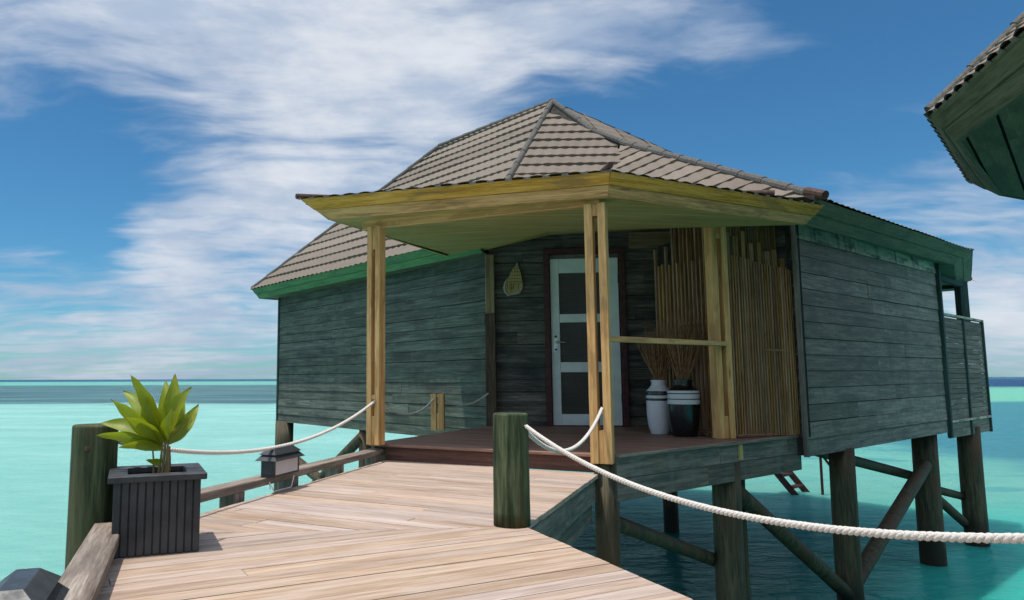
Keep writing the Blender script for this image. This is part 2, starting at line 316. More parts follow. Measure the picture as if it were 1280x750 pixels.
# ------------------------------------------------------------------ mesh collector
class MB:
    def __init__(s): s.v = []; s.f = []; s.uv = []; s.mi = []
    def face(s, pts, uvs, mi=0):
        i = len(s.v); s.v += [tuple(p) for p in pts]; s.f.append(tuple(range(i, i+len(pts)))); s.uv += [tuple(u) for u in uvs]; s.mi.append(mi)
    def idx(s, pts): i = len(s.v); s.v += [tuple(p) for p in pts]; return i
    def fi(s, ids, uvs, mi=0): s.f.append(tuple(ids)); s.uv += [tuple(u) for u in uvs]; s.mi.append(mi)
    def hexa(s, p, mi=0, along=None):
        """p: 8 corners, 0-3 bottom ring, 4-7 top ring; uv u runs along the longest edge"""
        p = [V(q) for q in p]; i = s.idx(p)
        L = along if along is not None else max(((p[1]-p[0]), (p[3]-p[0]), (p[4]-p[0])), key=lambda e: e.length)
        L = L.normalized(); ou, ov = random.uniform(0, 50), random.uniform(0, 50)
        for q in ((3, 2, 1, 0), (4, 5, 6, 7), (0, 1, 5, 4), (1, 2, 6, 5), (2, 3, 7, 6), (3, 0, 4, 7)):
            n = (p[q[1]]-p[q[0]]).cross(p[q[2]]-p[q[0]])
            W = n.cross(L)
            W = W.normalized() if W.length > 1e-9 and abs(n.normalized().dot(L)) < .9 else V((.577, .577, .577))
            LL = L if abs(n.length) > 0 and abs(n.normalized().dot(L)) < .9 else V((.7, -.7, .1))
            s.fi([i+k for k in q], [(p[k].dot(LL)+ou, p[k].dot(W)+ov) for k in q], mi)
    def bar(s, a, b, wdt, hgt, up=(0, 0, 1), mi=0):
        a, b = V(a), V(b); d = (b-a).normalized(); up = V(up)
        if abs(d.dot(up)) > .99: up = V((0, 1, 0))
        sx_ = d.cross(up).normalized(); u = sx_.cross(d).normalized()
        x, y = sx_*(wdt/2), u*(hgt/2)
        s.hexa([a-x-y, a+x-y, b+x-y, b-x-y, a-x+y, a+x+y, b+x+y, b-x+y], mi, along=b-a)
    def prism(s, poly, z0, z1, mi=0, udir=(1, 0)):
        n = len(poly); ud = V((udir[0], udir[1], 0)).normalized(); vd = V((-ud.y, ud.x, 0)); o = random.uniform(0, 40)
        f = lambda p: (V(p).dot(ud)+o, V(p).dot(vd)+o)
        B = [V((p[0], p[1], z0)) for p in poly]; T = [V((p[0], p[1], z1)) for p in poly]
        i = s.idx(B+T)
        s.fi([i+k for k in reversed(range(n))], [f(B[k]) for k in reversed(range(n))], mi)
        s.fi([i+n+k for k in range(n)], [f(T[k]) for k in range(n)], mi)
        for k in range(n):
            j = (k+1) % n; e = (B[j]-B[k]); 
            l0 = 0; l1 = e.length
            s.fi([i+k, i+j, i+n+j, i+n+k], [(l0+o, z0), (l1+o, z0), (l1+o, z1), (l0+o, z1)], mi)
    def tube(s, pts, rad, seg=8, mi=0, caps=True, flat=1.0):
        pts = [V(p) for p in pts]; n = len(pts)
        rad = rad if isinstance(rad, (list, tuple)) else [rad]*n
        rings = []; prev = None; l = 0; ls = []
        for k in range(n):
            d = (pts[min(k+1, n-1)]-pts[max(k-1, 0)]).normalized()
            if prev is None:
                prev = d.orthogonal().normalized()
            prev = (prev - d*prev.dot(d)).normalized(); q = d.cross(prev)
            ring = [pts[k]+prev*(rad[k]*math.cos(2*math.pi*j/seg))+q*(rad[k]*math.sin(2*math.pi*j/seg)*flat) for j in range(seg)]
            rings.append(s.idx(ring)); ls.append(l)
            if k < n-1: l += (pts[k+1]-pts[k]).length
        for k in range(n-1):
            for j in range(seg):
                a, b_ = rings[k], rings[k+1]; jj = (j+1) % seg; r = rad[k]
                u0, u1 = ls[k], ls[k+1]; v0, v1 = j/seg*6.28*r, (j+1)/seg*6.28*r
                s.fi([a+j, a+jj, b_+jj, b_+j], [(u0, v0), (u0, v1), (u1, v1), (u1, v0)], mi)
        if caps:
            s.fi([rings[0]+j for j in reversed(range(seg))], [(j*.01, 0) for j in range(seg)], mi)
            s.fi([rings[-1]+j for j in range(seg)], [(j*.01, 0) for j in range(seg)], mi)
    def lathe(s, c, prof, seg=32, mis=None):
        c = V(c); rings = []
        for r, z in prof:
            rings.append(s.idx([c+V((r*math.cos(2*math.pi*j/seg), r*math.sin(2*math.pi*j/seg), z)) for j in range(seg)]))
        for k in range(len(prof)-1):
            for j in range(seg):
                jj = (j+1) % seg
                s.fi([rings[k]+j, rings[k]+jj, rings[k+1]+jj, rings[k+1]+j], [(0, 0), (1, 0), (1, 1), (0, 1)], mis[k] if mis else 0)
        s.fi([rings[0]+j for j in reversed(range(seg))], [(0, 0)]*seg, mis[0] if mis else 0)
        s.fi([rings[-1]+j for j in range(seg)], [(0, 0)]*seg, mis[-1] if mis else 0)
    def build(s, name, mat, parent=None, bevel=0.0, smooth=False):
        me = bpy.data.meshes.new(name); me.from_pydata(s.v, [], s.f)
        uvl = me.uv_layers.new(name='UVMap')
        for i, u in enumerate(s.uv): uvl.data[i].uv = u
        mats = mat if isinstance(mat, (list, tuple)) else [mat]
        for m_ in mats: me.materials.append(m_)
        me.polygons.foreach_set('material_index', s.mi)
        if smooth: me.polygons.foreach_set('use_smooth', [True]*len(s.f))
        me.update()
        o = bpy.data.objects.new(name, me); C.objects.link(o)
        if parent: attach(o, parent)
        if bevel:
            md = o.modifiers.new('bevel', 'BEVEL'); md.width = bevel; md.segments = 1; md.limit_method = 'ANGLE'; md.angle_limit = R(40)
        if smooth:
            try:
                md = o.modifiers.new('wn', 'WEIGHTED_NORMAL')
            except Exception: pass
        return o
def attach(o, parent):
    o.parent = parent
    w_ = Matrix.Identity(4); q = parent; chain = []
    while q: chain.append(q); q = q.parent
    for q in reversed(chain):
        w_ = w_ @ q.matrix_parent_inverse @ Matrix.Translation(q.location)
    o.matrix_parent_inverse = w_.inverted()
def thing(name, label, cat, loc, group=None):
    o = bpy.data.objects.new(name, None); C.objects.link(o); o.location = loc; o.empty_display_size = .2
    o['label'] = label; o['category'] = cat
    if group: o['group'] = group
    return o
def tag(o, label, cat, group=None):
    o['label'] = label; o['category'] = cat
    if group: o['group'] = group
    return o
def clip2(poly, p, n):
    """clip a 2D polygon, keep the side where (q-p).n >= 0"""
    out = []; 
    for i in range(len(poly)):
        a, b = poly[i], poly[(i+1) % len(poly)]
        da = (a[0]-p[0])*n[0]+(a[1]-p[1])*n[1]; db = (b[0]-p[0])*n[0]+(b[1]-p[1])*n[1]
        if da >= 0: out.append(a)
        if (da >= 0) != (db >= 0):
            t_ = da/(da-db); out.append((a[0]+(b[0]-a[0])*t_, a[1]+(b[1]-a[1])*t_))
    return out
def az(a): return V((math.sin(R(a)), math.cos(R(a)), 0))

def boards_in(mb, poly, direction, width, gap, ztop, thick, jit=.0015):
    """deck boards running along `direction` clipped to a convex polygon"""
    d = V(direction).normalized(); n = V((-d.y, d.x, 0))
    vs = [V((p[0], p[1], 0)).dot(n) for p in poly]; us = [V((p[0], p[1], 0)).dot(d) for p in poly]
    v = min(vs)
    while v < max(vs):
        cuts = [min(us)-1, max(us)+1]
        if random.random() < .35: cuts.insert(1, random.uniform(min(us)+.5, max(us)-.5))
        for a, b in zip(cuts[:-1], cuts[1:]):
            q = [d*(a+.0015)+n*(v+gap/2), d*(b-.0015)+n*(v+gap/2), d*(b-.0015)+n*(v+width-gap/2), d*(a+.0015)+n*(v+width-gap/2)]
            q = [(x.x, x.y) for x in q]
            for i in range(len(poly)):
                A, B = poly[i], poly[(i+1) % len(poly)]
                q = clip2(q, A, (-(B[1]-A[1]), B[0]-A[0]))
                if len(q) < 3: break
            if len(q) >= 3:
                z = ztop+random.uniform(-jit, jit); mb.prism(q, z-thick, z, udir=(d.x, d.y))
        v += width

# ------------------------------------------------------------------ water
mb = MB(); zw = -1.87
xs = [-6000, -300, -40, -10, 0, 10, 40, 300, 6000]; ys = [-600, -40, 0, 10, 25, 60, 200, 1200, 12000]
for i in range(8):
    for j in range(8):
        q = [(xs[i], ys[j], zw), (xs[i+1], ys[j], zw), (xs[i+1], ys[j+1], zw), (xs[i], ys[j+1], zw)]
        mb.face(q, [(p[0], p[1]) for p in q])
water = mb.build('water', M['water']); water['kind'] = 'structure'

# ------------------------------------------------------------------ boardwalk
bw = bpy.data.objects.new('boardwalk', None); C.objects.link(bw); bw.location = (0, 3.7, 0); bw['kind'] = 'structure'
SEAM_L, SEAM_R = V((-1.395, 3.50, 0)), V((.50, 3.66, 0))
LE0 = SEAM_L + V((.312, -.95, 0))*7.0; RE0 = SEAM_R + V((.312, -.95, 0))*7.0
mb = MB()
near_poly = [(LE0.x-.095, LE0.y-.031), (RE0.x, RE0.y), (SEAM_R.x, SEAM_R.y), (SEAM_L.x, SEAM_L.y), (SEAM_L.x-.095, SEAM_L.y-.031)]
boards_in(mb, near_poly, az(63), .098, .0055, 0, .03)
mb.build('deck_boards', M['deck'], bw, bevel=.002)
mb = MB()
far_poly = [(SEAM_L.x, SEAM_L.y+.006), (SEAM_R.x, SEAM_R.y+.006), (1.335, 5.63), (-.34, 6.63)]
boards_in(mb, far_poly, az(118), .098, .0055, 0, .03)
mb.build('deck_boards', M['deck'], bw, bevel=.002)
# edge joists under the deck
mb = MB()
a, b = V((.505, 3.68, -.033)), V((1.30, 5.60, -.033))
n = V((.924, -.382, 0))
for (z0, z1, off) in ((-.035, -.20, .0), (-.205, -.36, -.03)):
    p = [a+n*(off-.05), a+n*off, b+n*off, b+n*(off-.05)]
    zs = lambda z: [V((q.x, q.y, z)) for q in p]
    mid = .46
    for t0, t1 in ((0, mid), (mid+.004, 1)):
        A = a.lerp(b, t0); B = a.lerp(b, t1); p = [A+n*(off-.05), A+n*off, B+n*off, B+n*(off-.05)]
        mb.hexa([V((q.x, q.y, z1)) for q in p]+[V((q.x, q.y, z0)) for q in p], along=b-a)
mb.build('edge_joist', M['skirt'], bw, bevel=.003)
mb = MB()
a, b = V((SEAM_R.x-.02, SEAM_R.y-.02, 0)), V((RE0.x-.02, RE0.y, 0)); n = V((.95, .312, 0))
for z0, z1 in ((-.035, -.19), (-.195, -.35)):
    p = [a-n*.05, a, b, b-n*.05]; mb.hexa([V((q.x, q.y, z1)) for q in p]+[V((q.x, q.y, z0)) for q in p], along=b-a)
mb.build('edge_joist', M['skirt'], bw, bevel=.003)
mb = MB()
for (a, b, n) in ((SEAM_L, V((-.37, 6.6, 0)), V((-.949, .316, 0))), (LE0, SEAM_L, V((-.95, -.312, 0)))):
    p = [a-n*.06, a-n*.012, b-n*.012, b-n*.06]; mb.hexa([V((q.x, q.y, -.24)) for q in p]+[V((q.x, q.y, -.035)) for q in p], along=b-a)
mb.build('edge_joist', M['skirt'], bw, bevel=.003)
mb = MB()   # cross joists below
for k in range(8):
    a = V((-1.2+k*.10, 3.9+k*.36, -.10)); mb.bar(a, a+az(119)*1.6, .05, .13)
mb.build('cross_joist', M['skirt'], bw)

def kerb(a, b, out, blocks, width=.125):
    """raised kerb beam on blocks along the deck edge"""
    d = (b-a).normalized(); mb = MB()
    p = [a, a+out*width, b+out*width, b]
    mb.hexa([q+V((0, 0, .052)) for q in p]+[q+V((0, 0, .1)) for q in p], along=b-a)
    o = mb.build('kerb_beam', M['kerb'], bw, bevel=.005)
    for t_ in blocks:
        m2 = MB(); c = a.lerp(b, t_); h = d*.055
        p = [c-h+out*.006, c-h+out*(width-.012), c+h+out*(width-.012), c+h+out*.006]
        m2.hexa([q+V((0, 0, -.20)) for q in p]+[q+V((0, 0, .0515)) for q in p])
        m2.build('kerb_block', M['kerb'], bw, bevel=.003)
kerb(V((-1.43, 3.47, 0)), V((-.35, 6.68, 0)), V((-.949, .316, 0)), (.1, .30, .50, .72, .95))
kerb(V((-1.338, 3.30, 0))+V((.312, -.95, 0))*6.5, V((-1.338, 3.30, 0)), V((-.95, -.312, 0)), (.1, .3, .45, .60, .75, .97))

# ------------------------------------------------------------------ bollards
BG = 'round timber bollards along the boardwalk'
def bollard(x, y, r, z0, z1, label, bolt=None):
    t = thing('bollard', label, 'bollard', (x, y, z0), BG)
    mb = MB(); pr = []
    n = 9
    for k in range(n):
        z = z0+(z1-.012-z0)*k/(n-1); pr.append((r*(1.03-.03*k/(n-1)+.006*math.sin(k*2.3)), z))
    pr += [(r*.985, z1-.004), (r*.93, z1), (r*.4, z1+.002)]
    mb.lathe((x, y, 0), pr, 28)
    mb.build('timber_pole', M['pole'], t, smooth=True)
    if bolt:
        m2 = MB(); bx, by, bz = bolt; c = V((x, y, bz)); d = V((bx, by, 0)).normalized()
        m2.tube([c+d*(r-.01), c+d*(r+.004)], .012, 10); m2.build('bolt', M['bolt'], t)
    return t
bollard(.437, 3.70, .0895, 0.002, .553, 'green tinted round bollard on the right deck corner, with two ropes tied to it')
bollard(-1.505, 3.34, .098, -2.6, .525, 'thick green bollard behind the charcoal planter, with a rusty bolt near its top', bolt=(.1, -1, .425))
bollard(1.385, 1.09, .09, -2.6, .553, 'bollard at the right edge of the boardwalk, nearest to the viewer')

# ------------------------------------------------------------------ villa
villa = thing('water_villa', 'green and grey timber overwater villa on piles with a tiled hip roof and yellow porch', 'villa', (3, 9, -1.87))
A = V((.82, 9.06, 0)); LC = A + az(-37.5)*5.88
RA = V((3.84, 7.37, 0)); RB = V((7.55, 10.53, 0)); RC = V((9.33, 12.04, 0)); DW = V((3.3, 8.72, 0))
def weatherboards(p0, p1, out, zb0, zb1, zt0, zt1, bh, mat, name='wall', lens=(1.2, 2.8), holes=None, proud=.013):
    """horizontal boards, each a separate piece; the wall runs p0 -> p1, `out` is the outward normal"""
    d = (p1-p0); L = d.length; d.normalize(); mb = MB()
    n = max(1, round(((zt0-zb0)+(zt1-zb1))/2/bh))
    for k in range(n):
        u = -random.uniform(0, 1.5)
        while u < L:
            l = random.uniform(*lens); u0, u1 = max(0, u), min(L, u+l-.003); u += l
            if u1-u0 < .02: continue
            segs = [(u0, u1)]
            if holes:
                for (h0, h1, hz0, hz1) in holes:
                    zc = zb0+(zt0-zb0)*(k+.5)/n
                    if hz0 < zc < hz1:
                        ns = []
                        for s0, s1 in segs:
                            if s1 <= h0 or s0 >= h1: ns.append((s0, s1)); continue
                            if s0 < h0: ns.append((s0, h0))
                            if s1 > h1: ns.append((h1, s1))
                        segs = ns
            for s0, s1 in segs:
                if s1-s0 < .01: continue
                q = []; pj = random.uniform(-.003, .004); zj = random.uniform(-.003, .003)
                def zz_(u_, f): 
                    t_ = u_/L; zb = zb0+(zb1-zb0)*t_; zt = zt0+(zt1-zt0)*t_; return zb+(zt-zb)*f
                lo, hi = k/n, (k+1)/n
                for zf, o_ in ((lo, proud+pj), (hi, .006+pj)):
                    z_a, z_b = zz_(s0, zf), zz_(s1, zf)
                    e = .0015 if zf == lo else -.0045
                    q += [p0+d*s0-out*.02+V((0, 0, z_a+e+zj)), p0+d*s0+out*o_+V((0, 0, z_a+e+zj)), p0+d*s1+out*o_+V((0, 0, z_b+e+zj)), p0+d*s1-out*.02+V((0, 0, z_b+e+zj))]
                mb.hexa(q, along=d)
    o = mb.build(name, mat, villa)
    # solid backing behind the boards
    m2 = MB(); q = [p0-out*.02, p1-out*.02, p1-out*.08, p0-out*.08]
    if not holes:
        m2.hexa([V((a_.x, a_.y, z)) for a_, z in zip(q, (zb0+.01, zb1+.01, zb1+.01, zb0+.01))]+[V((a_.x, a_.y, z)) for a_, z in zip(q, (zt0, zt1, zt1, zt0))])
        m2.build('wall_backing', M['under'], villa)
    return o
outL = V((-.793, -.609, 0)); outR = V((.649, -.761, 0)); outD = V((-.137, -.99, 0)).normalized()
def DWp(t_, z, off=0): return A+(DW-A).normalized()*t_+outD*off+V((0, 0, z))
weatherboards(LC, A, outL, -.07, -.07, 2.27, 2.31, .150, M['teal'], lens=(2.4, 4.6))
weatherboards(RA, RB, outR, -.066, -.066, 2.17, 2.24, .172, M['grey'], lens=(2.2, 4.2))
weatherboards(RA, RB, outR, 2.17, 2.24, 2.36, 2.42, .17, M['frieze'], name='frieze_board', lens=(2, 3), proud=.022)
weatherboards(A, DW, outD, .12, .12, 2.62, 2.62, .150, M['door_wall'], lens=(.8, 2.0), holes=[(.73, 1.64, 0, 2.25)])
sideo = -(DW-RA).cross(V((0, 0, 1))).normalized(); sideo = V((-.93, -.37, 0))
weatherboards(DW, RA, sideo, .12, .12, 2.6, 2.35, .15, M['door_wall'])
mb = MB(); mb.bar(DWp(.69, 1.2, -.075), DWp(1.68, 1.2, -.075), .01, 2.1); mb.build('wall_backing', M['under'], villa)
for u0, u1, z0, z1 in ((0, .725, .12, 2.6), (1.645, 2.49, .12, 2.6), (.7251, 1.6449, 2.27, 2.6)):
    mb = MB(); mb.bar(DWp(u0, (z0+z1)/2, -.035), DWp(u1, (z0+z1)/2, -.035), .02, z1-z0); mb.build('wall_backing', M['under'], villa)
# corner trims
mb = MB(); mb.bar(RA+outR*.012+V((-.012, -.012, -.066)), RA+outR*.012+V((-.012, -.012, 2.36)), .035, .045, up=tuple(outR)); mb.build('corner_trim', M['screen'], villa)
mb = MB(); mb.bar(RB+outR*.03+V((0, 0, -.14)), RB+outR*.03+V((0, 0, 2.40)), .07, .06, up=tuple(outR)); mb.build('corner_trim', M['trim'], villa, bevel=.004)
mb = MB(); c = LC+outL*.01; mb.bar(c+V((0, 0, -.07)), c+V((0, 0, 2.27)), .05, .04, up=tuple(outL)); mb.build('corner_trim', M['trim'], villa)
# post where teal wall meets the porch wall: weathered below, bare wood above
c = A + outD*.065 + V((.02, 0, 0))
mb = MB(); mb.bar(c+V((0, 0, .12)), c+V((0, 0, 1.53)), .135, .10, up=tuple(outD)); mb.build('corner_post', M['oldpost'], villa, bevel=.008)
mb = MB(); mb.bar(c+V((0, 0, 1.533)), c+V((0, 0, 2.28)), .115, .09, up=tuple(outD)); mb.build('corner_post', M['tan'], villa, bevel=.008)
# patch board, high on the porch wall
mb = MB(); mb.bar(DWp(1.74, 2.42, .03), DWp(2.30, 2.42, .03), .018, .20); mb.build('patch_board', M['tan'], villa)
# back walls (close the volume)
mb = MB(); BK1 = LC+V((.766, .643, 0))*6.9
for a_, b_ in ((LC, BK1), (BK1, RB)):
    n_ = (b_-a_).cross(V((0, 0, 1))).normalized()
    mb.bar(a_+V((0, 0, 1.13)), b_+V((0, 0, 1.13)), .08, 2.38)
mb.build('wall', M['teal'], villa)
mb = MB(); mb.prism([(A.x, A.y+.05), (DW.x, DW.y+.05), (RA.x+.05, RA.y+.1), (RB.x-.05, RB.y), (BK1.x, BK1.y), (LC.x+.03, LC.y)], -.05, .05)
mb.build('subfloor', M['under'], villa)

# door
door = MB()
t0, t1, zd0, zd1 = .771, 1.599, .155, 2.215
frame = MB()
for tt in (t0-.045, t1+.045): frame.bar(DWp(tt, .146, .012), DWp(tt, zd1+.055, .012), .07, .10, up=tuple(outD))
frame.bar(DWp(t0-.08, zd1+.09, .012), DWp(t1+.08, zd1+.09, .012), .10, .07)
frame.bar(DWp(t0-.012, .150, .012), DWp(t1+.012, .150, .012), .09, .012)
fo = frame.build('door_frame', M['red'], villa, bevel=.004)
dr = None
rails = [(zd0, .29), (.80, .925), (1.415, 1.52), (2.035, zd1)]
for tt0, tt1 in ((t0, t0+.105), (t1-.105, t1)): door.bar(DWp((tt0+tt1)/2, zd0, -.005), DWp((tt0+tt1)/2, zd1, -.005), tt1-tt0, .045, up=tuple(outD))
for z0, z1 in rails: door.bar(DWp(t0+.1055, (z0+z1)/2, -.005), DWp(t1-.1055, (z0+z1)/2, -.005), .040, z1-z0)
dr = door.build('door', M['door'], villa, bevel=.004)
for z0, z1 in ((.29, .80), (.925, 1.415), (1.52, 2.035)):
    p = MB(); p.bar(DWp(t0+.106, (z0+z1)/2, -.028), DWp(t1-.106, (z0+z1)/2, -.028), .008, z1-z0-.002)
    nl = int((z1-z0)/.022)
    for k in range(nl):
        z = z0+.011+k*.022; p.bar(DWp(t0+.107, z, -.014), DWp(t1-.107, z+.0, -.014), .014, .006, up=(-.05, -.4, .9))
    p.build('door_panel', M['vent'], dr)
h = MB(); h.bar(DWp(t0+.052, 1.04, .02), DWp(t0+.052, 1.27, .02), .042, .008, up=tuple(outD))
h.tube([DWp(t0+.052, 1.17, .02), DWp(t0+.052, 1.17, .065), DWp(t0+.06, 1.17, .07), DWp(t0+.16, 1.168, .068)], .009, 8)
h.build('door_handle', M['steel'], dr)
h = MB(); h.tube([DWp(t0+.052, 1.24, .02), DWp(t0+.052, 1.24, .04)], .016, 10); h.build('door_lock', M['black'], dr)
h = MB(); h.tube([DWp(t0+.052, 1.08, .02), DWp(t0+.052, 1.08, .035)], .013, 10)
h.build('door_lock', M['black'], dr)
for z in (.48, 1.95):
    h = MB(); h.tube([DWp(t1+.004, z-.055, .028), DWp(t1+.004, z+.055, .028)], .012, 8); h.build('hinge', M['black'], dr)

# porch floor, step and skirts
PF = [(-.50, 6.665), (-.34, 6.60), (1.31, 5.70), (1.46, 5.60), (3.985, 7.62), (3.9, 8.9), (.80, 9.14)]
FL = [(-.505, 6.66), (1.33, 5.655), (1.455, 5.605), (3.97, 7.60), (3.3, 8.70), (.80, 9.04)]
mb = MB(); boards_in(mb, FL, az(119), .12, .004, .145, .025, jit=.001); mb.build('porch_floor', M['floor'], villa, bevel=.0015)
mb = MB()
mb.bar((-.36, 6.585, .134), (1.325, 5.665, .134), .05, .024); mb.build('floor_edging', M['floor'], villa, bevel=.003)
mb = MB(); mb.bar((-.345, 6.603, .060), (1.32, 5.693, .060), .025, .117); mb.build('step_riser', M['riser'], villa, bevel=.002)
mb = MB(); dR = (V((3.97, 7.60, 0))-V((1.455, 5.605, 0))).normalized(); nR = V((dR.y, -dR.x, 0))
mb.bar(V((1.46, 5.60, .134))+nR*.012, V((3.96, 7.59, .134))+nR*.012, .05, .024); mb.build('floor_edging', M['kerb'], villa, bevel=.003)
mb = MB(); a_ = V((1.455, 5.605, 0)); b_ = V((3.84, 7.49, 0)); Lk = (b_-a_).length
for z0, z1 in ((-.036, .119), (-.205, -.040)):
    u = 0
    while u < Lk:
        l = random.uniform(1.0, 1.6); u1 = min(Lk, u+l-.004)
        mb.bar(a_+dR*u+V((0, 0, (z0+z1)/2))+nR*.002, a_+dR*u1+V((0, 0, (z0+z1)/2))+nR*.002, .03, z1-z0); u += l
mb.build('porch_skirt', M['skirt'], villa, bevel=.002)
mb = MB(); c = a_+dR*1.83; mb.bar(c+nR*.022+V((0, 0, -.02)), c+nR*.022+V((0, 0, .117)), .055, .02, up=tuple(nR)); mb.build('skirt_block', M['pine'], villa)
mb = MB()
for k in range(9):   # small pale blocks in a row under the floor edge
    c = V((-.42, 6.9, .09))+V((.532, .847, 0))*(.42+k*.083); mb.bar(c, c+V((.02, -.012, 0)), .045, .035)
mb.build('pale_blocks', M['door'], villa)
mb = MB(); mb.bar((-.47, 6.70, .07), (.80, 9.0, .07), .04, .10); mb.build('porch_skirt', M['floor'], villa)

# porch posts: two timbers with spacer blocks
def dpost(c, ang, z0, z1, sep, th_, dep, spacers, mat=None):
    u = az(ang); n_ = V((-u.y, u.x, 0)); c = V(c); o = None
    o = MB()
    for s_ in (-1, 1):
        cc_ = c+u*(s_*sep/2); o.bar(cc_+V((0, 0, z0)), cc_+V((0, 0, z1)), dep, th_, up=tuple(u))
    po = o.build('porch_post', mat or M['post'], villa, bevel=.004)
    for a_, b_ in spacers:
        sp = MB(); sp.bar(c+V((0, 0, a_)), c+V((0, 0, b_)), dep-.03, sep-th_-.002, up=tuple(u)); sp.build('spacer_block', mat or M['post'], po)
    return po
dpost((-.435, 6.50, 0), 124, .146, 2.115, .092, .052, .095, [(.147, .40), (.545, .585), (1.9, 2.1)])
dpost((1.365, 5.61, 0), 113, .08, 2.10, .104, .062, .12, [(.081, .33), (.455, .485), (2.0, 2.095)])
dpost((2.895, 7.05, 0), 75, .146, 2.33, .118, .068, .11, [(.147, .36), (2.1, 2.3)])
sp = thing('guard_post', 'short yellow timber post with a slot, on the porch edge before the teal wall', 'post', (.155, 8.30, .146))
for s_ in (-1, 1):
    mb = MB(); cc_ = V((.155, 8.30, 0))+az(100)*s_*.044; mb.bar(cc_+V((0, 0, .146)), cc_+V((0, 0, .555)), .09, .062, up=tuple(az(100))); mb.build('post_timber', M['post'], sp, bevel=.004)
for a_, b_ in ((.147, .335), (.52, .545)):
    mb = MB(); mb.bar((.155, 8.30, a_), (.155, 8.30, b_), .07, .0255, up=tuple(az(100))); mb.build('spacer_block', M['post'], sp)
mb = MB(); mb.bar((-.56, 6.56, 2.14), (1.40, 5.60, 2.135), .05, .085); mb.build('porch_beam', M['post'], villa, bevel=.004)
mb = MB(); mb.bar((1.40, 5.63, 1.035), (2.93, 7.00, 1.055), .05, .045); mb.build('porch_rail', M['post'], villa, bevel=.004)

# lattice screens of vertical slats
def lattice(p0, p1, n, heights, th_, z0=.15, name='slat_screen'):
    root = MB(); d = (p1-p0); u = d.normalized()
    for k in range(n):
        t_ = (k+.5)/n; c = p0+d*t_; h_ = heights(k, t_)
        root.bar(c+V((0, 0, z0+random.uniform(0, .006))), c+V((0, 0, h_)), .03, th_*random.uniform(.85, 1.12), up=tuple(u))
    o = root.build(name, M['slat'], villa); return o
p0, p1 = V((3.02, 7.10, 0)), V((3.825, 7.43, 0))
lattice(p0, p1, 24, lambda k, t_: 1.955-.125*t_+random.uniform(-.008, .008), .0165)
lattice(p0+V((-.01, .055, 0)), p1+V((-.03, .055, 0)), 8, lambda k, t_: (2.19, 2.16, 2.22, 2.10, 2.12, 2.03, 2.05, 1.97)[k], .062, z0=1.80)
lattice(p0+V((-.02, .10, 0)), p1+V((-.10, .09, 0)), 19, lambda k, t_: 2.32, .016, z0=1.95)
mb = MB(); mb.bar((3.03, 7.085, .165), (3.80, 7.445, .165), .03, .025); mb.build('screen_rail', M['slat'], villa)
mb = MB(); mb.bar((3.42, 7.255, 1.005), (3.74, 7.404, 1.0), .03, .018); mb.build('screen_rail', M['slat'], villa)
p0, p1 = V((2.585, 8.0, 0)), V((2.87, 7.22, 0))
ltops = [2.15, 1.96, 1.97, 2.16, 1.95, 2.37, 1.95, 2.36, 1.95, 2.35, 1.94, 2.35, 1.94, 2.34]
lattice(p0, p1, 14, lambda k, t_: ltops[k], .022)
lattice(p0.lerp(p1, .35)+V((.05, .02, 0)), p1+V((.05, .02, 0)), 9, lambda k, t_: 2.36, .014, z0=1.85)
mb = MB(); mb.bar(p0+V((0, 0, .2)), p1+V((0, 0, .2)), .03, .03); mb.build('screen_rail', M['slat'], villa)
mb = MB(); mb.bar(p0+V((.02, 0, 1.3)), p1+V((.02, 0, 1.3)), .02, .03); mb.build('screen_rail', M['slat'], villa)
# dark store enclosed by the screens
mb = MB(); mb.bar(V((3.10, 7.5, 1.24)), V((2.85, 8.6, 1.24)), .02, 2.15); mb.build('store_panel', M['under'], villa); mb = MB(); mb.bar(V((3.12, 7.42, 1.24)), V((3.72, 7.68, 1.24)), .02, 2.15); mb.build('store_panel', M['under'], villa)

# balcony behind the right wall
def rb(t_, z, off=0): return RB+(RC-RB).normalized()*t_+outR*off+V((0, 0, z))
LB = (RC-RB).length
mb = MB(); nb = 20
for k in range(nb):
    z0 = .10+k*(1.52/nb); z1 = z0+1.52/nb-.006
    for u0, u1 in ((.06, LB*.5-.03), (LB*.5+.035, LB-.04)):
        mb.bar(rb(u0, (z0+z1)/2, random.uniform(-.004, .004)), rb(u1, (z0+z1)/2, random.uniform(-.004, .004)), .02, z1-z0)
for z0, z1 in ((-.155, -.04), (-.035, .06)):
    mb.bar(rb(.05, (z0+z1)/2, 0), rb(LB-.04, (z0+z1)/2, 0), .02, z1-z0)
mb.build('balcony_screen', M['screen'], villa)
mb = MB(); mb.bar(rb(.05, .083, .03), rb(LB-.02, .083, .03), .02, .035); mb.build('balcony_rail', M['frieze'], villa, bevel=.003)
mb = MB(); mb.bar(rb(0, 1.655, 0), rb(LB+.02, 1.655, 0), .07, .035); mb.build('balcony_rail', M['frieze'], villa, bevel=.003)
for u in (LB*.5, LB-.02):
    mb = MB(); mb.bar(rb(u, -.165, .012), rb(u, 1.635, .012), .06, .05, up=tuple(outR)); mb.build('balcony_stud', M['trim'], villa, bevel=.003)
BC = RC+az(-40)*.20
mb = MB(); mb.bar(BC+V((-.10, -.08, 1.0)), BC+V((-.10, -.08, 2.33)), .14, .14); mb.build('balcony_post', M['trim'], villa, bevel=.006)
mb = MB(); mb.bar(RB+az(-40)*.15+V((0, 0, 2.30)), BC+V((0, 0, 2.30)), .08, .12); mb.build('balcony_beam', M['trim'], villa); mb = MB(); mb.bar(BC+V((0, 0, 2.30)), BC+az(-40)*3+V((0, 0, 2.30)), .08, .12); mb.build('balcony_beam', M['trim'], villa)
bfl = [RB, RC, RC+az(-40)*2.6, RB+az(-40)*2.6]
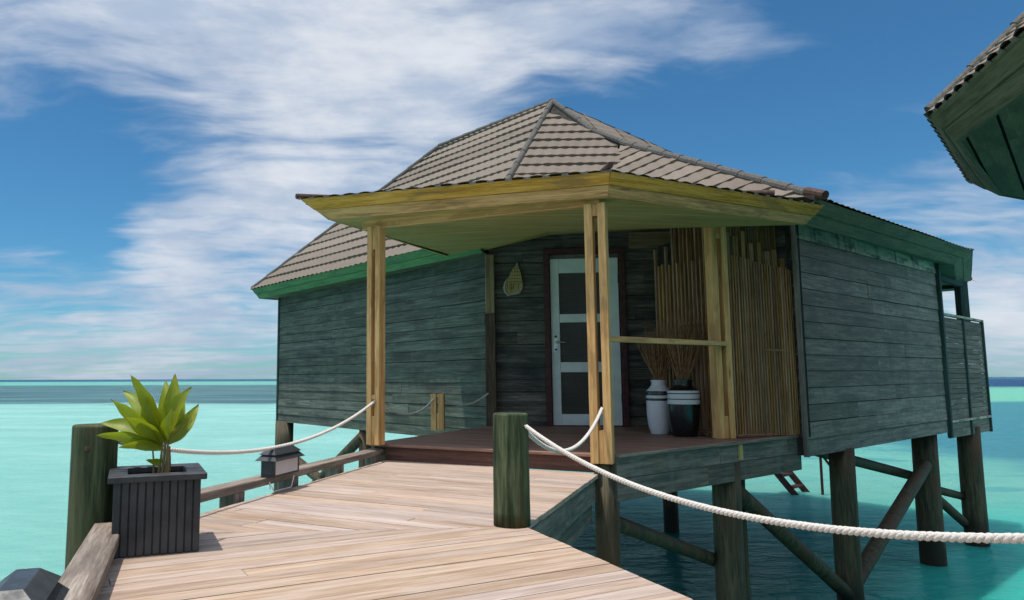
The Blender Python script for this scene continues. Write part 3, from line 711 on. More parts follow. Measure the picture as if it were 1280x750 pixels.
mb = MB(); boards_in(mb, [(p.x, p.y) for p in bfl], az(50), .12, .004, .10, .025); mb.build('balcony_floor', M['kerb'], villa)
mb = MB(); mb.bar(RC+V((.0, 0, -.03)), RC+az(-40)*2.6+V((0, 0, -.03)), .04, .24); mb.build('balcony_joist', M['trim'], villa)
mb = MB()
for k in range(13): mb.bar(RC+az(-40)*.05+V((0, 0, .2+k*.115)), RC+az(-40)*1.5+V((0, 0, .2+k*.115)), .02, .1)
mb.build('balcony_screen', M['screen'], villa)

# ------------------------------------------------------------------ roof
def roof_facet(pts, row, course=.26, mat=None, parent=None, period=.15, amp=.016, lift=.030, name='roof_tiles'):
    """convex facet of overlapping wavy tile courses; pts in 3D, row = direction of the courses"""
    pts = [V(p) for p in pts]
    n = V((0, 0, 0))
    for i in range(len(pts)): n += pts[i].cross(pts[(i+1) % len(pts)])
    n.normalize()
    if n.z < 0: n = -n; pts = pts[::-1]
    u = V(row); u = (u-n*u.dot(n)).normalized(); v = n.cross(u)
    if v.z < 0: u, v = -u, -v
    o = pts[0]
    U = [(p-o).dot(u) for p in pts]; W = [(p-o).dot(v) for p in pts]
    bm = bmesh.new(); uvl = bm.loops.layers.uv.new('UVMap')
    u0, u1 = min(U)-.3, max(U)+.3; ns = int((u1-u0)/(period/8))+1
    k = 0; vb = min(W)-.02
    while vb < max(W):
        ph = 0 if k % 2 == 0 else period*.5
        rows = []
        jt = random.uniform(-.004, .004)
        for i in range(ns+1):
            uu = u0+(u1-u0)*i/ns
            s_ = math.sin((uu+ph)*2*math.pi/period)
            s_ = s_*abs(s_)**.25 if s_ < 0 else s_
            joint = .006 if (int((uu+ph*2.3+k*.37)/1.24) % 2) else 0
            hb = lift+amp*s_*.6+jt+joint; dv = -.010*s_
            P0 = o+u*uu+v*(vb+course+.03)+n*.002
            P1 = o+u*uu+v*(vb+course*.45)+n*(hb*.55)
            P2 = o+u*uu+v*(vb+dv)+n*hb
            P3 = o+u*uu+v*(vb+dv+.004)+n*(-.006)
            rows.append([(bm.verts.new(p), (uu, vv+k*3.1)) for p, vv in ((P0, course), (P1, .5*course), (P2, 0), (P3, -.03))])
        for i in range(ns):
            for j in range(3):
                q = [rows[i][j], rows[i][j+1], rows[i+1][j+1], rows[i+1][j]]
                f = bm.faces.new([a[0] for a in q])
                for lp, a in zip(f.loops, q): lp[uvl].uv = a[1]
        vb += course; k += 1
    # clip to the facet
    cen = sum(pts, V((0, 0, 0)))/len(pts)
    for i in range(len(pts)):
        a, b = pts[i], pts[(i+1) % len(pts)]; e = (b-a).normalized(); inn = n.cross(e)
        if inn.dot(cen-a) < 0: inn = -inn
        bmesh.ops.bisect_plane(bm, geom=bm.verts[:]+bm.edges[:]+bm.faces[:], plane_co=a-inn*.015, plane_no=-inn, clear_outer=True)
    # underlay sheet
    pin = [p+(cen-p).normalized()*.06 for p in pts]; vs = [bm.verts.new(p-n*.012) for p in pin]; vs2 = [bm.verts.new(p-n*.04) for p in pin]
    bm.faces.new(vs).material_index = 1; bm.faces.new(vs2[::-1]).material_index = 1
    for i in range(len(pts)):
        j = (i+1) % len(pts); bm.faces.new((vs[j], vs[i], vs2[i], vs2[j])).material_index = 1
    bmesh.ops.recalc_face_normals(bm, faces=bm.faces[:])
    me = bpy.data.meshes.new(name); bm.to_mesh(me); bm.free()
    me.materials.append(mat or M['tile']); me.materials.append(M['under'])
    ob = bpy.data.objects.new(name, me); C.objects.link(ob); attach(ob, parent or villa); return ob
def ridge(pts, parent=None, r=.043, step=.38):
    """overlapping half-round ridge caps"""
    mb = MB()
    pts = [V(p) for p in pts]
    for a, b in zip(pts[:-1], pts[1:]):
        L = (b-a).length; n_ = max(1, round(L/step)); d = (b-a).normalized()
        for k in range(n_):
            s0 = a+d*(L*k/n_); s1 = a+d*(L*(k+1)/n_+.03)
            mb.tube([s0+V((0, 0, .012)), s1+V((0, 0, .004))], [r*1.06, r*.98], 10)
    return mb.build('ridge_cap', M['cap'], parent or villa, smooth=False)
LE = V((-3.32, 13.80, 2.45)); K = V((.31, 13.68, 5.24)); AP = V((2.12, 11.43, 5.25)); HC = V((.64, 8.64, 2.45))
F1 = V((2.57, 10.59, 4.45)); F2 = V((2.91, 10.27, 4.16)); X1 = V((2.50, 9.20, 3.12))
E1 = V((3.80, 6.78, 2.45)); RE = V((7.93, 10.29, 2.55)); RE2 = V((9.78, 12.78, 2.46)); BE = V((3.4, 17.6, 2.45)); BR = V((7.6, 16.0, 2.45))
rowL = az(-37.5)
roof_facet([LE, HC, AP, K], rowL, course=.30)
roof_facet([HC, X1, F2, F1, AP], az(94), course=.262)
roof_facet([X1, E1, F2], az(107), course=.262, lift=.020, amp=.012)
B1 = V((3.0, 10.85, 4.16))
def tri(*p, row=0, course=.3): roof_facet(list(p), az(row), course=course, lift=.012, amp=.008)
tri(F1, F2, B1, row=50); tri(F1, B1, AP, row=50); tri(F2, E1, RE, row=50); tri(F2, RE, B1, row=50); tri(RE, RE2, B1, row=38)
tri(K, AP, BR, row=-37, course=.5); tri(K, BR, BE, row=-37, course=.5); tri(LE, K, BE, row=52, course=.5)
tri(AP, B1, RE2, row=-30, course=.5); tri(AP, RE2, BR, row=-30, course=.5)
ridge([LE, K]); ridge([K, AP]); ridge([HC+V((0, 0, 0)), AP]); ridge([E1, F2, F1, AP], r=.048); ridge([B1, AP], r=.05); ridge([RE2, B1], r=.04)

def fascia(top, inset, drop, mat, name='fascia', parent=None, split=.52, closed=False, proud=0.0):
    """two stacked boards, leaning inwards towards their lower edge; `inset` gives the bottom offset vectors"""
    for i in range(len(top)-1):
        mb = MB()
        a, b = V(top[i]), V(top[i+1]); ia, ib = V(inset[i]), V(inset[i+1])
        d = (b-a).normalized(); nn = V((ia+ib)/2); nn.z = 0; nn = (nn-d*nn.dot(d)).normalized()
        for f0, f1, pr in ((0, split, proud+.010), (split+.012, 1, proud)):
            q = []
            for f in (f1, f0):
                A_ = a+ia*f+V((0, 0, -drop*f)); B_ = b+ib*f+V((0, 0, -drop*f))
                q += [A_-nn*pr, B_-nn*pr, B_+nn*.03, A_+nn*.03]
            mb.hexa(q, along=d)
        mb.build(name, mat, parent or villa, bevel=.002)
# porch roof
PL, PC, PR = V((-1.10, 6.32, 2.33)), V((1.42, 5.34, 2.29)), V((3.68, 6.50, 2.30))
iL = V((.23, .10, 0)); iC = V((0, .11, 0)); iR = V((-.14, .06, 0))
fascia([PL, PC, PR], [iL, iC, iR], .165, M['fasc'])
PLB = V((.30, 9.75, 2.50))
fascia([PLB, PL], [V((.2, .02, 0)), iL], .165, M['fasc'])
so = MB()
q = [PL+iL+V((0, 0, -.165)), PC+iC+V((0, 0, -.165)), PR+iR+V((0, 0, -.165)), V((3.80, 7.44, 2.33)), DW+V((0, .05, 2.58)), V((1.6, 9.05, 2.54)), V((.82, 9.12, 2.37)), V((.50, 9.52, 2.335))]
cen = V((1.35, 7.6, 2.30))
for i in range(len(q)):
    a_, b_ = q[i], q[(i+1) % len(q)]
    so.face([a_, cen, b_][::1], [(p.x*.9, p.y*.9) for p in (a_, cen, b_)])
    so.face([a_+V((0, 0, .012)), b_+V((0, 0, .012)), cen+V((0, 0, .012))], [(p.x, p.y) for p in (a_, b_, cen)])
so_o = so.build('porch_soffit', M['soffit'], villa)
mb = MB()
for a_, b_ in ((V((.9, 5.9, 2.145)), V((1.25, 8.9, 2.505))), (V((-.2, 6.4, 2.15)), V((.62, 9.1, 2.325))), (V((2.2, 6.25, 2.16)), V((2.6, 8.6, 2.49)))): pass
CTOP = V((1.6, 9.1, 2.78))
T1, T2 = V((1.7, 8.9, 2.66)), V((.60, 8.9, 2.58))
for tr in ((PL, PC, T1), (PL, T1, T2), (PL, T2, PLB)): roof_facet([q_+V((0, 0, .0)) for q_ in tr], (PC-PL), course=.31, lift=.011, amp=.008)
for tr in ((PC, PR, V((2.9, 7.6, 2.52))), (PC, V((2.9, 7.6, 2.52)), T1)): roof_facet(list(tr), (PR-PC), course=.31, lift=.011, amp=.008)
# cap ends on the porch roof corners
for a_, b_ in ((PL+V((-.05, .03, .035)), PL+V((.42, .30, .085))), (PC+V((0, -.01, .05)), PC+V((.02, .45, .10)))):
    mb = MB(); d_ = (b_-a_).normalized(); mb.tube([a_, a_+d_*.02, b_], [.024, .026, .024], 10); mb.build('hip_cap', M['capend'], villa)
mb = MB(); mb.tube([(3.10, 6.22, 2.35), (2.75, 6.4, 2.40)], [.026, .02], 10); mb.build('hip_cap', M['capend'], villa)
mb = MB(); mb.tube([E1+V((.02, -.08, .0)), E1+V((-.05, .12, .09))], .046, 10); mb.build('hip_cap', M['capend'], villa)
# main eaves
gl = [LE+V((0, 0, 0)), HC+V((-.05, .06, 0))]
fascia(gl, [V((.13, .05, 0))]*2, .18, M['green'])
fascia([LE+V((.766, .643, 0))*7.5, LE], [V((-.05, -.1, 0)), V((.13, .05, 0))], .18, M['green'])
fascia([V((3.80, 6.80, 2.435)), RE, RE2, RE2+az(-40)*2.5], [V((-.14, .16, 0)), V((-.17, .13, 0)), V((-.2, .05, 0)), V((-.15, -.1, 0))], .19, M['dgreen'])
mb = MB()
def quad(mb, *p):
    p = [V(x) for x in p]; mb.face(p, [(x.x, x.y) for x in p]); mb.face([x+V((0, 0, .012)) for x in reversed(p)], [(x.x, x.y) for x in p])
def es():
    global mb
    mb.build('eave_soffit', M['dgreen'], villa); mb = MB()
quad(mb, V((3.68, 6.98, 2.25)), RE+V((-.17, .13, -.19)), RB+V((0, 0, 2.40)), RA+V((0, 0, 2.35))); es()
quad(mb, RE+V((-.17, .13, -.185)), RE2+V((-.2, .05, -.19)), BC+V((-2.4, 2.9, 2.36)), RB+V((0, 0, 2.40))); es()
quad(mb, LE+V((.13, .05, -.18)), HC+V((.08, .11, -.18)), A+V((0, 0, 2.30)), LC+V((0, 0, 2.27)))
mb.build('eave_soffit', M['dgreen'], villa)

# ------------------------------------------------------------------ piles and braces
def pile(x, y, r, ztop=-.05, z0=-3.0):
    mb = MB(); n = 8
    mb.tube([(x+.004*math.sin(k), y, z0+(ztop-z0)*k/(n-1)) for k in range(n)], [r*(1.06-.06*k/(n-1)) for k in range(n)], 22)
    return mb.build('pile', M['pile'], villa, smooth=True)
def brace(a, b, r=.07):
    mb = MB(); mb.tube([a, b], r, 14); return mb.build('brace', M['pile'], villa, smooth=True)
pile(1.40, 5.66, .092, .078)
pile(2.78, 6.78, .125, -.04)
pile(3.05, 7.25, .10, -.04)
pile(4.62, 8.12, .128); pile(7.12, 10.42, .155); pile(8.60, 11.55, .155)
pile(-2.60, 13.55, .165); pile(-.93, 11.5, .10); pile(.7, 9.3, .12); pile(-.40, 7.1, .09, .10)
pile(4.2, 12.6, .12); pile(6.0, 14.5, .12); pile(1.0, 15.5, .13)
brace((2.84, 6.86, -.26), (4.56, 8.06, -1.60), .075)
brace((4.70, 8.17, -1.50), (7.06, 10.34, -.50), .085)
brace((4.55, 8.5, -.12), (7.0, 10.6, -.68), .065); brace((7.12, 10.6, -.82), (8.55, 11.7, -1.16), .06)
brace((7.15, 10.5, -.85), (8.50, 11.60, -1.58), .065)
brace((1.45, 5.75, -.38), (2.9, 7.1, -1.05), .06)
brace((-2.55, 13.45, -.60), (-.95, 11.4, -1.35), .085); brace((-.98, 11.45, -.18), (-2.5, 13.45, -1.70), .085)
# steps of the sun deck behind, going down into the water
lad = thing('water_ladder', 'dark red ladder with a handrail going down into the water behind the villa', 'ladder', (8.2, 16.5, -1.87))
for dx in (0, .85):
    mb = MB(); mb.bar((7.55+dx*.55, 16.4+dx*.5, -1.0), (8.32+dx*.55, 16.4+dx*.5, -1.97), .08, .12); mb.build('side_rail', M['ladder'], lad)
for k in range(3):
    mb = MB(); t_ = .2+k*.27; a_ = V((7.55, 16.4, -1.0)).lerp(V((8.32, 16.4, -1.97)), t_); mb.bar(a_, a_+V((.4675, .425, 0)), .14, .045); mb.build('tread', M['ladder'], lad)
mb = MB(); mb.tube([(8.86, 16.4, -2.0), (8.86, 16.4, -.6)], .03, 8); mb.build('handrail_post', M['ladder'], lad); mb = MB(); mb.tube([(8.86, 16.4, -.95), (9.3, 16.5, -1.5)], .028, 8); mb.build('handrail', M['ladder'], lad)

# ------------------------------------------------------------------ neighbouring villa (its eave enters the frame)
nv = thing('neighbouring_villa', 'corner of a second villa roof with dark green eave boards at the upper right edge', 'villa', (6, 4, -1.87))
N1, N0, N2, N3, N4 = V((2.75, 2.35, 2.5)), V((3.46, 4.75, 2.5)), V((5.02, 6.44, 2.5)), V((7.8, 7.68, 2.5)), V((8.0, 1.8, 2.5))
NA = V((5.4, 4.0, 4.55))
roof_facet([N1, N0, NA], N0-N1, parent=nv); roof_facet([N0, N2, NA], N2-N0, parent=nv); roof_facet([N2, N3, NA], N3-N2, parent=nv)
roof_facet([N3, N4, NA], N4-N3, parent=nv, course=.4); roof_facet([N4, N1, NA], N1-N4, parent=nv, course=.4)
ni = [V((.20, .06, 0)), V((.19, .04, 0)), V((.10, -.17, 0)), V((-.1, -.2, 0)), V((-.2, .1, 0)), V((.20, .06, 0))]
fascia([N1, N0, N2, N3, N4, N1], ni, .17, M['dgreen'], parent=nv)
ridge([N0+V((0, 0, .02)), NA], nv, r=.045)
mb = MB(); inner = [p+i_*1.02 for p, i_ in zip((N1, N0, N2, N3, N4), ni)]
boards_in(mb, [(p.x, p.y) for p in (inner[0], inner[4], inner[3], inner[2], inner[1])], (N2-N0), .19, .018, 2.352, .018); mb.build('soffit_boards', M['dgreen'], nv)
mb = MB()
mb.prism([(p.x, p.y) for p in ((inner[0]), inner[4], inner[3], inner[2], inner[1])], 2.372, 2.38); mb.build('soffit_backing', M['under'], nv)
mb = MB(); c0, c1, c2 = V((5.9, 5.3, 1.15)), V((7.4, 6.6, 1.15)), V((5.0, 2.6, 1.15))
mb.bar(c0, c1, .08, 2.4); mb.bar(c0, c2, .08, 2.4); mb.build('wall', M['grey'], nv)
for p in ((5.95, 5.2), (5.1, 2.7), (7.3, 6.4)):
    mb = MB(); mb.tube([(p[0]+.15, p[1], -3), (p[0]+.15, p[1], 0)], .14, 16); mb.build('pile', M['pile'], nv)

# ------------------------------------------------------------------ ropes
RG = 'white ropes strung between the posts'
def rope(a, b, sag, r, label, wrap=None):
    a, b = V(a), V(b); L = (b-a).length; pitch = r*5.2; n = max(24, int(L/(pitch/7))); mb = MB()
    c = [a.lerp(b, k/n)+V((0, 0, -4*sag*(k/n)*(1-k/n))) for k in range(n+1)]
    l = 0; ph = [0]
    for k in range(n): l += (c[k+1]-c[k]).length; ph.append(l/pitch*2*math.pi)
    d = (b-a).normalized(); s_ = d.cross(V((0, 0, 1))).normalized()
    for q in range(3):
        pts = []
        for k in range(n+1):
            dd = (c[min(k+1, n)]-c[max(k-1, 0)]).normalized(); up = s_.cross(dd)
            th_ = ph[k]+q*2*math.pi/3
            pts.append(c[k]+s_*(math.cos(th_)*r*.5)+up*(math.sin(th_)*r*.5))
        mb.tube(pts, r*.56, 7)
    return tag(mb.build('rope', M['rope'], smooth=True), label, 'rope', RG)
rope((.505, 3.63, .492), (1.316, 1.16, .49), .180, .0108, 'thick white rope running from the right deck corner bollard past the right picture edge')
rope((.50, 3.765, .487), (1.355, 5.55, .50), .215, .0125, 'white rope hanging between the right deck corner bollard and the porch corner post')
rope((-1.42, 3.38, .445), (-.44, 6.44, .53), .20, .0125, 'white rope passing behind the planter and the deck lamp up to the left porch post')
rope((-.38, 6.56, .50), (.11, 8.24, .50), .13, .011, 'thin rope between the left porch post and the short slotted post')
rope((.20, 8.33, .49), (.79, 8.96, .545), .10, .010, 'thin rope between the short slotted post and the weathered wall post')

# ------------------------------------------------------------------ planter and plant
pl = thing('planter', 'square charcoal planter box with vertical boards on the left kerb corner of the deck', 'planter', (-1.165, 3.26, .003))
o_ = V((-1.281, 3.028, 0)); ux = V((.925, .378, 0)).normalized(); uy = V((-ux.y, ux.x, 0)); WX, WY, H = .348, .36, .325
def pp(x, y, z): return o_+ux*x+uy*y+V((0, 0, z))
mb = MB(); nbd = 11
for face in range(4):
    for k in range(nbd):
        a0, a1 = k/nbd, (k+1)/nbd; g = .003/WX; dpt = .012
        L0, L1 = a0+g, a1-g
        if face == 0: q = lambda s_, dd, z: pp(s_*WX, dd, z)
        elif face == 1: q = lambda s_, dd, z: pp(WX-dd, s_*WY, z)
        elif face == 2: q = lambda s_, dd, z: pp(WX-s_*WX, WY-dd, z)
        else: q = lambda s_, dd, z: pp(dd, WY-s_*WY, z)
        jj = random.uniform(0, .0015)
        mb.hexa([q(L0, jj, .004), q(L1, jj, .004), q(L1, dpt, .004), q(L0, dpt, .004), q(L0, jj, H-.022), q(L1, jj, H-.022), q(L1, dpt, H-.022), q(L0, dpt, H-.022)])
mb.build('planter_boards', M['planter'], pl, bevel=.0015)
mb = MB(); i_ = .011
mb.hexa([pp(i_, i_, .003), pp(WX-i_, i_, .003), pp(WX-i_, WY-i_, .003), pp(i_, WY-i_, .003), pp(i_, i_, .24), pp(WX-i_, i_, .24), pp(WX-i_, WY-i_, .24), pp(i_, WY-i_, .24)]); mb.build('planter_core', M['planter'], pl)
mb = MB()
for x0, y0, x1, y1 in ((.0125, .0125, WX-.0125, .016), (.0125, WY-.016, WX-.0125, WY-.0125), (.0125, .0161, .016, WY-.0161), (WX-.016, .0161, WX-.0125, WY-.0161)):
    mb.hexa([pp(x0, y0, .241), pp(x1, y0, .241), pp(x1, y1, .241), pp(x0, y1, .241), pp(x0, y0, .3035), pp(x1, y0, .3035), pp(x1, y1, .3035), pp(x0, y1, .3035)])
mb.build('planter_lining', M['planter'], pl)
mb = MB(); o2, i2 = .022, .055
for (x0, y0, x1, y1) in ((-o2, -o2, WX+o2, i2-.0), (-o2, WY-i2, WX+o2, WY+o2)):
    mb.hexa([pp(x0, y0, H-.021), pp(x1, y0, H-.021), pp(x1, y1, H-.021), pp(x0, y1, H-.021), pp(x0, y0, H+.006), pp(x1, y0, H+.006), pp(x1, y1, H+.006), pp(x0, y1, H+.006)])
for (x0, x1) in ((-o2, i2), (WX-i2, WX+o2)):
    mb.hexa([pp(x0, i2+.001, H-.021), pp(x1, i2+.001, H-.021), pp(x1, WY-i2-.001, H-.021), pp(x0, WY-i2-.001, H-.021), pp(x0, i2+.001, H+.006), pp(x1, i2+.001, H+.006), pp(x1, WY-i2-.001, H+.006), pp(x0, WY-i2-.001, H+.006)])
mb.build('planter_rim', M['planter'], pl, bevel=.003)
mb = MB(); mb.prism([tuple(pp(x, y, 0).xy) for x, y in ((.017, .017), (WX-.017, .017), (WX-.017, WY-.017), (.017, WY-.017))], .245, .285); mb.build('soil', M['soil'], pl)

plant = thing('cordyline_plant', 'leafy plant with broad yellow green leaves growing in the charcoal planter', 'plant', (-1.165, 3.26, .286))
pc = pp(WX*.52, WY*.45, 0)
PXM = .00365
def ptgt(px, py, dy=0): return V((pc.x+(px-196)*PXM, pc.y+dy, .335+(585-py)*PXM))
HWK = 1.08
# (base px,py) (tip px,py) half width, depth offset of tip, face tilt
LV = [((203, 540), (164, 471), .040, -.05, .3), ((205, 540), (208, 470), .036, .03, 0), ((205, 548), (237, 486), .042, -.04, -.5), ((201, 548), (176, 490), .042, -.02, .2),
      ((198, 552), (141, 491), .040, .05, .4), ((197, 556), (146, 500), .042, -.08, .5), ((197, 558), (121, 530), .038, .0, .7), ((198, 560), (127, 543), .034, -.06, .8),
      ((204, 555), (228, 524), .030, .05, -.4), ((202, 550), (216, 500), .038, .06, -.1), ((201, 558), (136, 548), .032, .09, .9), ((199, 560), (160, 556), .026, -.10, .6),
      ((203, 546), (190, 478), .034, .08, .1), ((206, 556), (232, 508), .034, .09, -.6), ((199, 556), (150, 515), .036, .10, .5), ((200, 575), (186, 572), .018, -.05, .4),
      ((202, 552), (168, 520), .036, -.11, .4), ((205, 552), (222, 510), .03, -.09, -.3)]
for n_l, ((bx, by), (tx, ty), hw, dy, tilt) in enumerate(LV):
    b0 = ptgt(bx, by, 0); t0_ = ptgt(tx, ty, dy*1.3); mb = MB()
    d = t0_-b0; L = d.length; out_ = V((d.x, d.y, 0)); nseg = 12
    side = V((0, 1, 0)).cross(d).normalized()*1.0
    side = (side+V((0, .55*math.copysign(1, dy+.001), 0))+V((0, 0, -tilt*.2))).normalized()
    nrm = side.cross(d.normalized()).normalized(); rows = []
    for k in range(nseg+1):
        s_ = k/nseg; droop = V((0, 0, 1))*(.10*L*math.sin(math.pi*s_)) if abs(tx-bx) > 30 else nrm*(.05*L*math.sin(math.pi*s_))
        c_ = b0+d*s_+droop
        wdt = HWK*hw*(.10+1.0*math.sin(math.pi*s_**.78)**1.1)*(1-.18*s_) if s_ < .98 else .001
        if s_ < .06: wdt = hw*.2
        wv = .10*hw*math.sin(s_*17+n_l*1.7)
        rows.append([c_-side*wdt+nrm*(wdt*.55+wv), c_, c_+side*wdt+nrm*(wdt*.55-wv)])
    ids = mb.idx([p for r_ in rows for p in r_])
    for k in range(nseg):
        for j in range(2):
            a_ = ids+k*3+j
            mb.fi([a_, a_+1, a_+4, a_+3], [(j*.5, k/nseg), (j*.5+.5, k/nseg), (j*.5+.5, (k+1)/nseg), (j*.5, (k+1)/nseg)])
    lo = mb.build('leaf', M['leaf'], plant, smooth=True)
    s2 = lo.modifiers.new('sub', 'SUBSURF'); s2.levels = 1; s2.render_levels = 1
for (bx, tx, ty, r_) in ((194, 200, 545, .0065), (199, 203, 535, .008), (203, 206, 540, .007), (190, 186, 548, .005), (206, 207, 558, .013)):
    mb = MB(); a_ = ptgt(bx, 600, 0); b_ = ptgt(tx, ty, 0); mb.tube([a_, a_.lerp(b_, .5)+V((.004, 0, 0)), b_], [r_, r_*.85, r_*.6], 8)
    mb.build('stem', wood('plant_stem_bark', [(.10, .05, .02), (.19, .13, .05), (.26, .22, .09)], pole=True) if 'plant_stem_bark' not in bpy.data.materials else bpy.data.materials['plant_stem_bark'], plant)

# ------------------------------------------------------------------ deck lamps
def lamp(c, ang, ln, wd, h, label):
    t = thing('deck_lamp', label, 'lamp', c, 'deck lamps on the kerb'); c = V(c); u = az(ang); n_ = V((u.y, -u.x, 0))  # n_ faces the deck
    def q(x, y, z): return c+u*x+n_*y+V((0, 0, z))
    def box(mb, x0, x1, y0, y1, z0, z1, dx=0, dy=0):
        mb.hexa([q(x0, y0, z0), q(x1, y0, z0), q(x1, y1, z0), q(x0, y1, z0), q(x0+dx, y0+dy, z1), q(x1-dx, y0+dy, z1), q(x1-dx, y1-dy, z1), q(x0+dx, y1-dy, z1)])
    mb = MB(); l, w_ = ln/2, wd/2
    box(mb, -l, l, -w_, w_, 0, .012)
    for sx_ in (-1, 1):
        for sy in (-1, 1): box(mb, sx_*l-(.016 if sx_ > 0 else 0), sx_*l+(0 if sx_ > 0 else .016), sy*w_-(.016 if sy > 0 else 0), sy*w_+(0 if sy > 0 else .016), .0121, h-.0001)
    box(mb, -l, -l+.010, -w_+.016, w_-.016, .0122, h-.0002); box(mb, l-.010, l, -w_+.016, w_-.016, .0122, h-.0002); box(mb, -l+.016, l-.016, -w_, -w_+.01, .0122, h-.0002)
    mb.build('lamp_body', M['lampcase'], t, bevel=.002)
    mb = MB(); box(mb, -l+.0165, l-.0165, w_-.012, w_-.003, .013, h-.001); mb.build('light_panel', M['lampglass'], t)
    mb = MB(); box(mb, -l-.03, l+.03, -w_-.03, w_+.03, h, h+.03, .028, .028); box(mb, -l-.0, l+.0, -w_-.0, w_+.0, h+.0302, h+.038); box(mb, -l-.012, l+.012, -w_-.012, w_+.012, h+.0385, h+.075, .05, w_*.75)
    mb.build('lamp_roof', M['lampcase'], t, bevel=.0015)
    return t
lamp((-.955, 4.87, .101), 18.4, .33, .10, .105, 'dark deck lamp with a frosted panel on the far kerb beyond the planter')
lamp((-.945, 1.74, .101), -18.2, .27, .115, .092, 'dark deck lamp on the near left kerb, cut by the bottom left picture corner')
mb = MB(); mb.tube([(-.985, 4.70, .03), (-.99, 4.69, .075), (-.96, 4.70, .015), (-.88, 4.86, .02), (-.87, 4.90, .09)], .004, 6)
tag(mb.build('lamp_cable', M['lampglass']), 'thin pale cable looping under the far deck lamp beside the kerb block', 'cable')

# ------------------------------------------------------------------ vases with dried sticks
def vase(c, prof, mis, mats, label):
    mb = MB(); mb.lathe(c, prof, 36, mis); o = mb.build('vase', mats, smooth=True); return tag(o, label, 'vase', 'vases on the porch')
def banded(base_r, H_, bands, neck, bulge):
    zs = sorted(set([0, .02, .06, .12, .2, .3, H_*.70, H_*.80] + [b for s_ in bands for b in s_[:2]]))
    return zs
z_ = .146
wp = [(.085, 0), (.092, .004), (.115, .08), (.128, .20), (.130, .30), (.130, .345), (.130, .346), (.130, .37), (.130, .371), (.130, .40), (.130, .401), (.131, .425), (.131, .426), (.128, .445), (.10, .475), (.075, .505), (.072, .53), (.080, .56), (.070, .56), (.05, .50), (.01, .30)]
wm = [0]*5+[0, 1, 1, 0, 0, 1, 0, 1]+[0]*8
vase((2.465, 7.63, z_), wp, wm, [M['wvase'], M['bvase']], 'white vase with thin black bands standing behind the black vase')
bp = [(.10, 0), (.115, .005), (.138, .10), (.152, .22), (.155, .32), (.1555, .321), (.156, .365), (.156, .366), (.155, .375), (.155, .376), (.156, .42), (.156, .421), (.155, .43), (.155, .431), (.153, .455), (.151, .456), (.12, .478), (.092, .50), (.088, .53), (.098, .56), (.088, .56), (.06, .50), (.01, .3)]
bm_ = [0]*5+[1, 1, 0, 0, 1, 1, 0, 0, 1, 0]+[0]*8
vase((2.615, 7.33, z_), bp, bm_, [M['bvase'], M['wvase']], 'black vase with white bands standing in front of the white vase')
def sticks(c, n_, hgt, spread, label, seed):
    rnd = random.Random(seed); mb = MB(); c = V(c)
    for k in range(n_):
        a_ = rnd.uniform(0, 6.283); r0 = rnd.uniform(0, .04); L = hgt*rnd.uniform(.6, 1.0); s_ = spread*rnd.uniform(.15, 1)
        p0_ = c+V((math.cos(a_)*r0*.4, math.sin(a_)*r0*.4, .05)); p1_ = c+V((math.cos(a_)*r0, math.sin(a_)*r0, .52))
        tip = c+V((math.cos(a_)*s_, math.sin(a_)*s_*.7, .52+L)); mid = p1_.lerp(tip, .5)+V((rnd.uniform(-.015, .015), rnd.uniform(-.015, .015), .0))
        mb.tube([p0_, p1_, mid, tip], [.0045, .0045, .004, .002], 5)
        for j in range(rnd.choice((1, 2, 2, 3))):
            q_ = mid.lerp(tip, rnd.random()); e = q_+V((rnd.uniform(-.05, .05), rnd.uniform(-.04, .04), rnd.uniform(.08, .2))); mb.tube([q_, e], [.002, .001], 4)
    return tag(mb.build('dried_sticks', M['stick']), label, 'dried sticks', 'bundles of dried sticks in the vases')
sticks((2.465, 7.63, z_), 75, .60, .26, 'dry brown sticks fanning out of the white vase', 3)
sticks((2.615, 7.33, z_), 90, .68, .28, 'dry brown sticks fanning out of the black vase', 5)

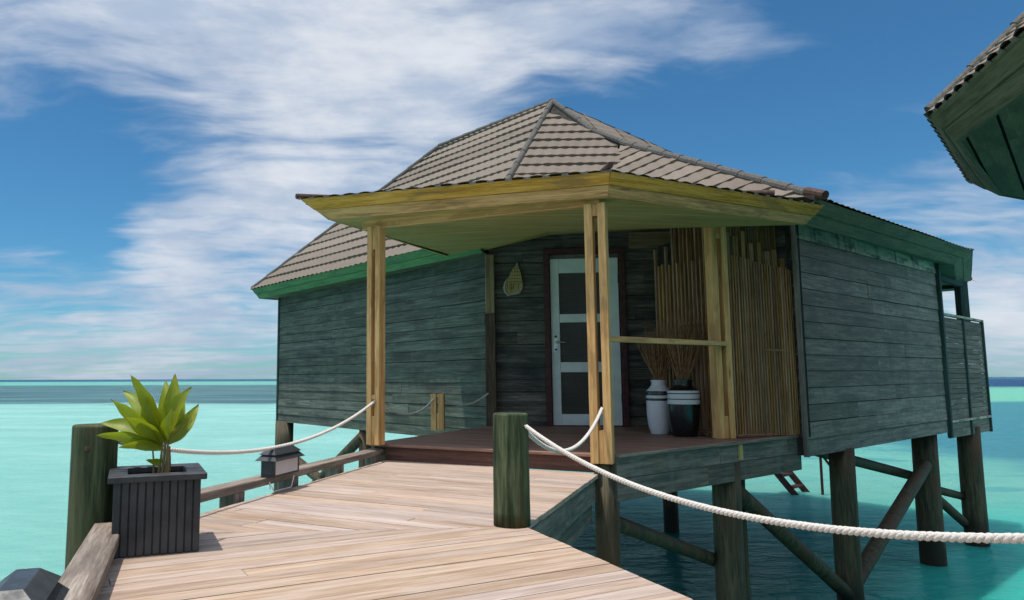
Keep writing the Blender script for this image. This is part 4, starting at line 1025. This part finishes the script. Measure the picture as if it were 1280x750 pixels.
# ------------------------------------------------------------------ carved sign beside the door
sg = thing('carved_sign', 'small carved wooden shell shaped sign on the dark wall left of the door', 'sign', tuple(DWp(.33, 1.97, .05)))
def sgp(x, z, off): return DWp(.325+x, 1.955+z, off)
out2 = [(.045, .19), (.075, .12), (.09, .04), (.105, -.05), (.10, -.12), (.06, -.17), (.0, -.185), (-.05, -.19), (-.085, -.205), (-.12, -.16), (-.135, -.10), (-.12, -.03), (-.075, .03), (-.045, .09), (-.01, .15), (.02, .19)]
mb = MB(); i0 = mb.idx([sgp(x, z, .026) for x, z in out2]+[sgp(x*.95, z*.95, .055) for x, z in out2]); n_ = len(out2)
mb.fi([i0+n_+k for k in range(n_)][::-1], [(p[1]*2, p[0]*2) for p in out2][::-1])
for k in range(n_):
    j = (k+1) % n_; mb.fi([i0+k, i0+j, i0+n_+j, i0+n_+k], [(0, 0), (.1, 0), (.1, .05), (0, .05)])
mb.build('sign_board', M['sign'], sg, bevel=.004)
mb = MB()
mb.tube([sgp(x*.93, z*.93, .056) for x, z in out2[3:13]], [.010, .014, .018, .016, .014, .017, .020, .019, .015, .008], 8); mb.build('sign_rim', M['signrim'], sg, smooth=True)
mb = MB()
for k in range(5): 
    z = .14-k*.042; xa, xb = -.005-k*.019, .058+k*.007; mb.tube([sgp(xa, z, .056), sgp((xa+xb)/2, z+.006, .058), sgp(xb, z, .056)], .0045, 6)
mb.build('sign_ridges', M['tan'], sg)
mb = MB()   # burnt-in marks, too small to read in the photo
for x0, segs_ in ((-.085, [((0, 0), (0, .06))]), (-.055, [((0, 0), (.022, 0)), ((.022, 0), (.022, .06)), ((.022, .06), (0, .06)), ((0, .06), (0, 0))]), (-.012, [((0, 0), (0, .06)), ((0, .06), (.025, .06))]), (.035, [((0, .06), (.025, .06)), ((.025, .06), (.005, 0))])):
    for (a0, b0), (a1, b1) in segs_: mb.bar(sgp(x0+a0, -.11+b0, .057), sgp(x0+a1, -.11+b1, .057), .007, .004, up=tuple(outD))
mb.build('sign_marks', M['oldpost'], sg)
mb = MB(); mb.tube([DWp(.36, 2.13, .02), DWp(.365, 2.17, .07)], [.022, .015], 10); mb.build('sign_hook', M['steel'], sg)

# ------------------------------------------------------------------ render defaults
scene.render.engine = 'CYCLES'
scene.cycles.max_bounces = 6
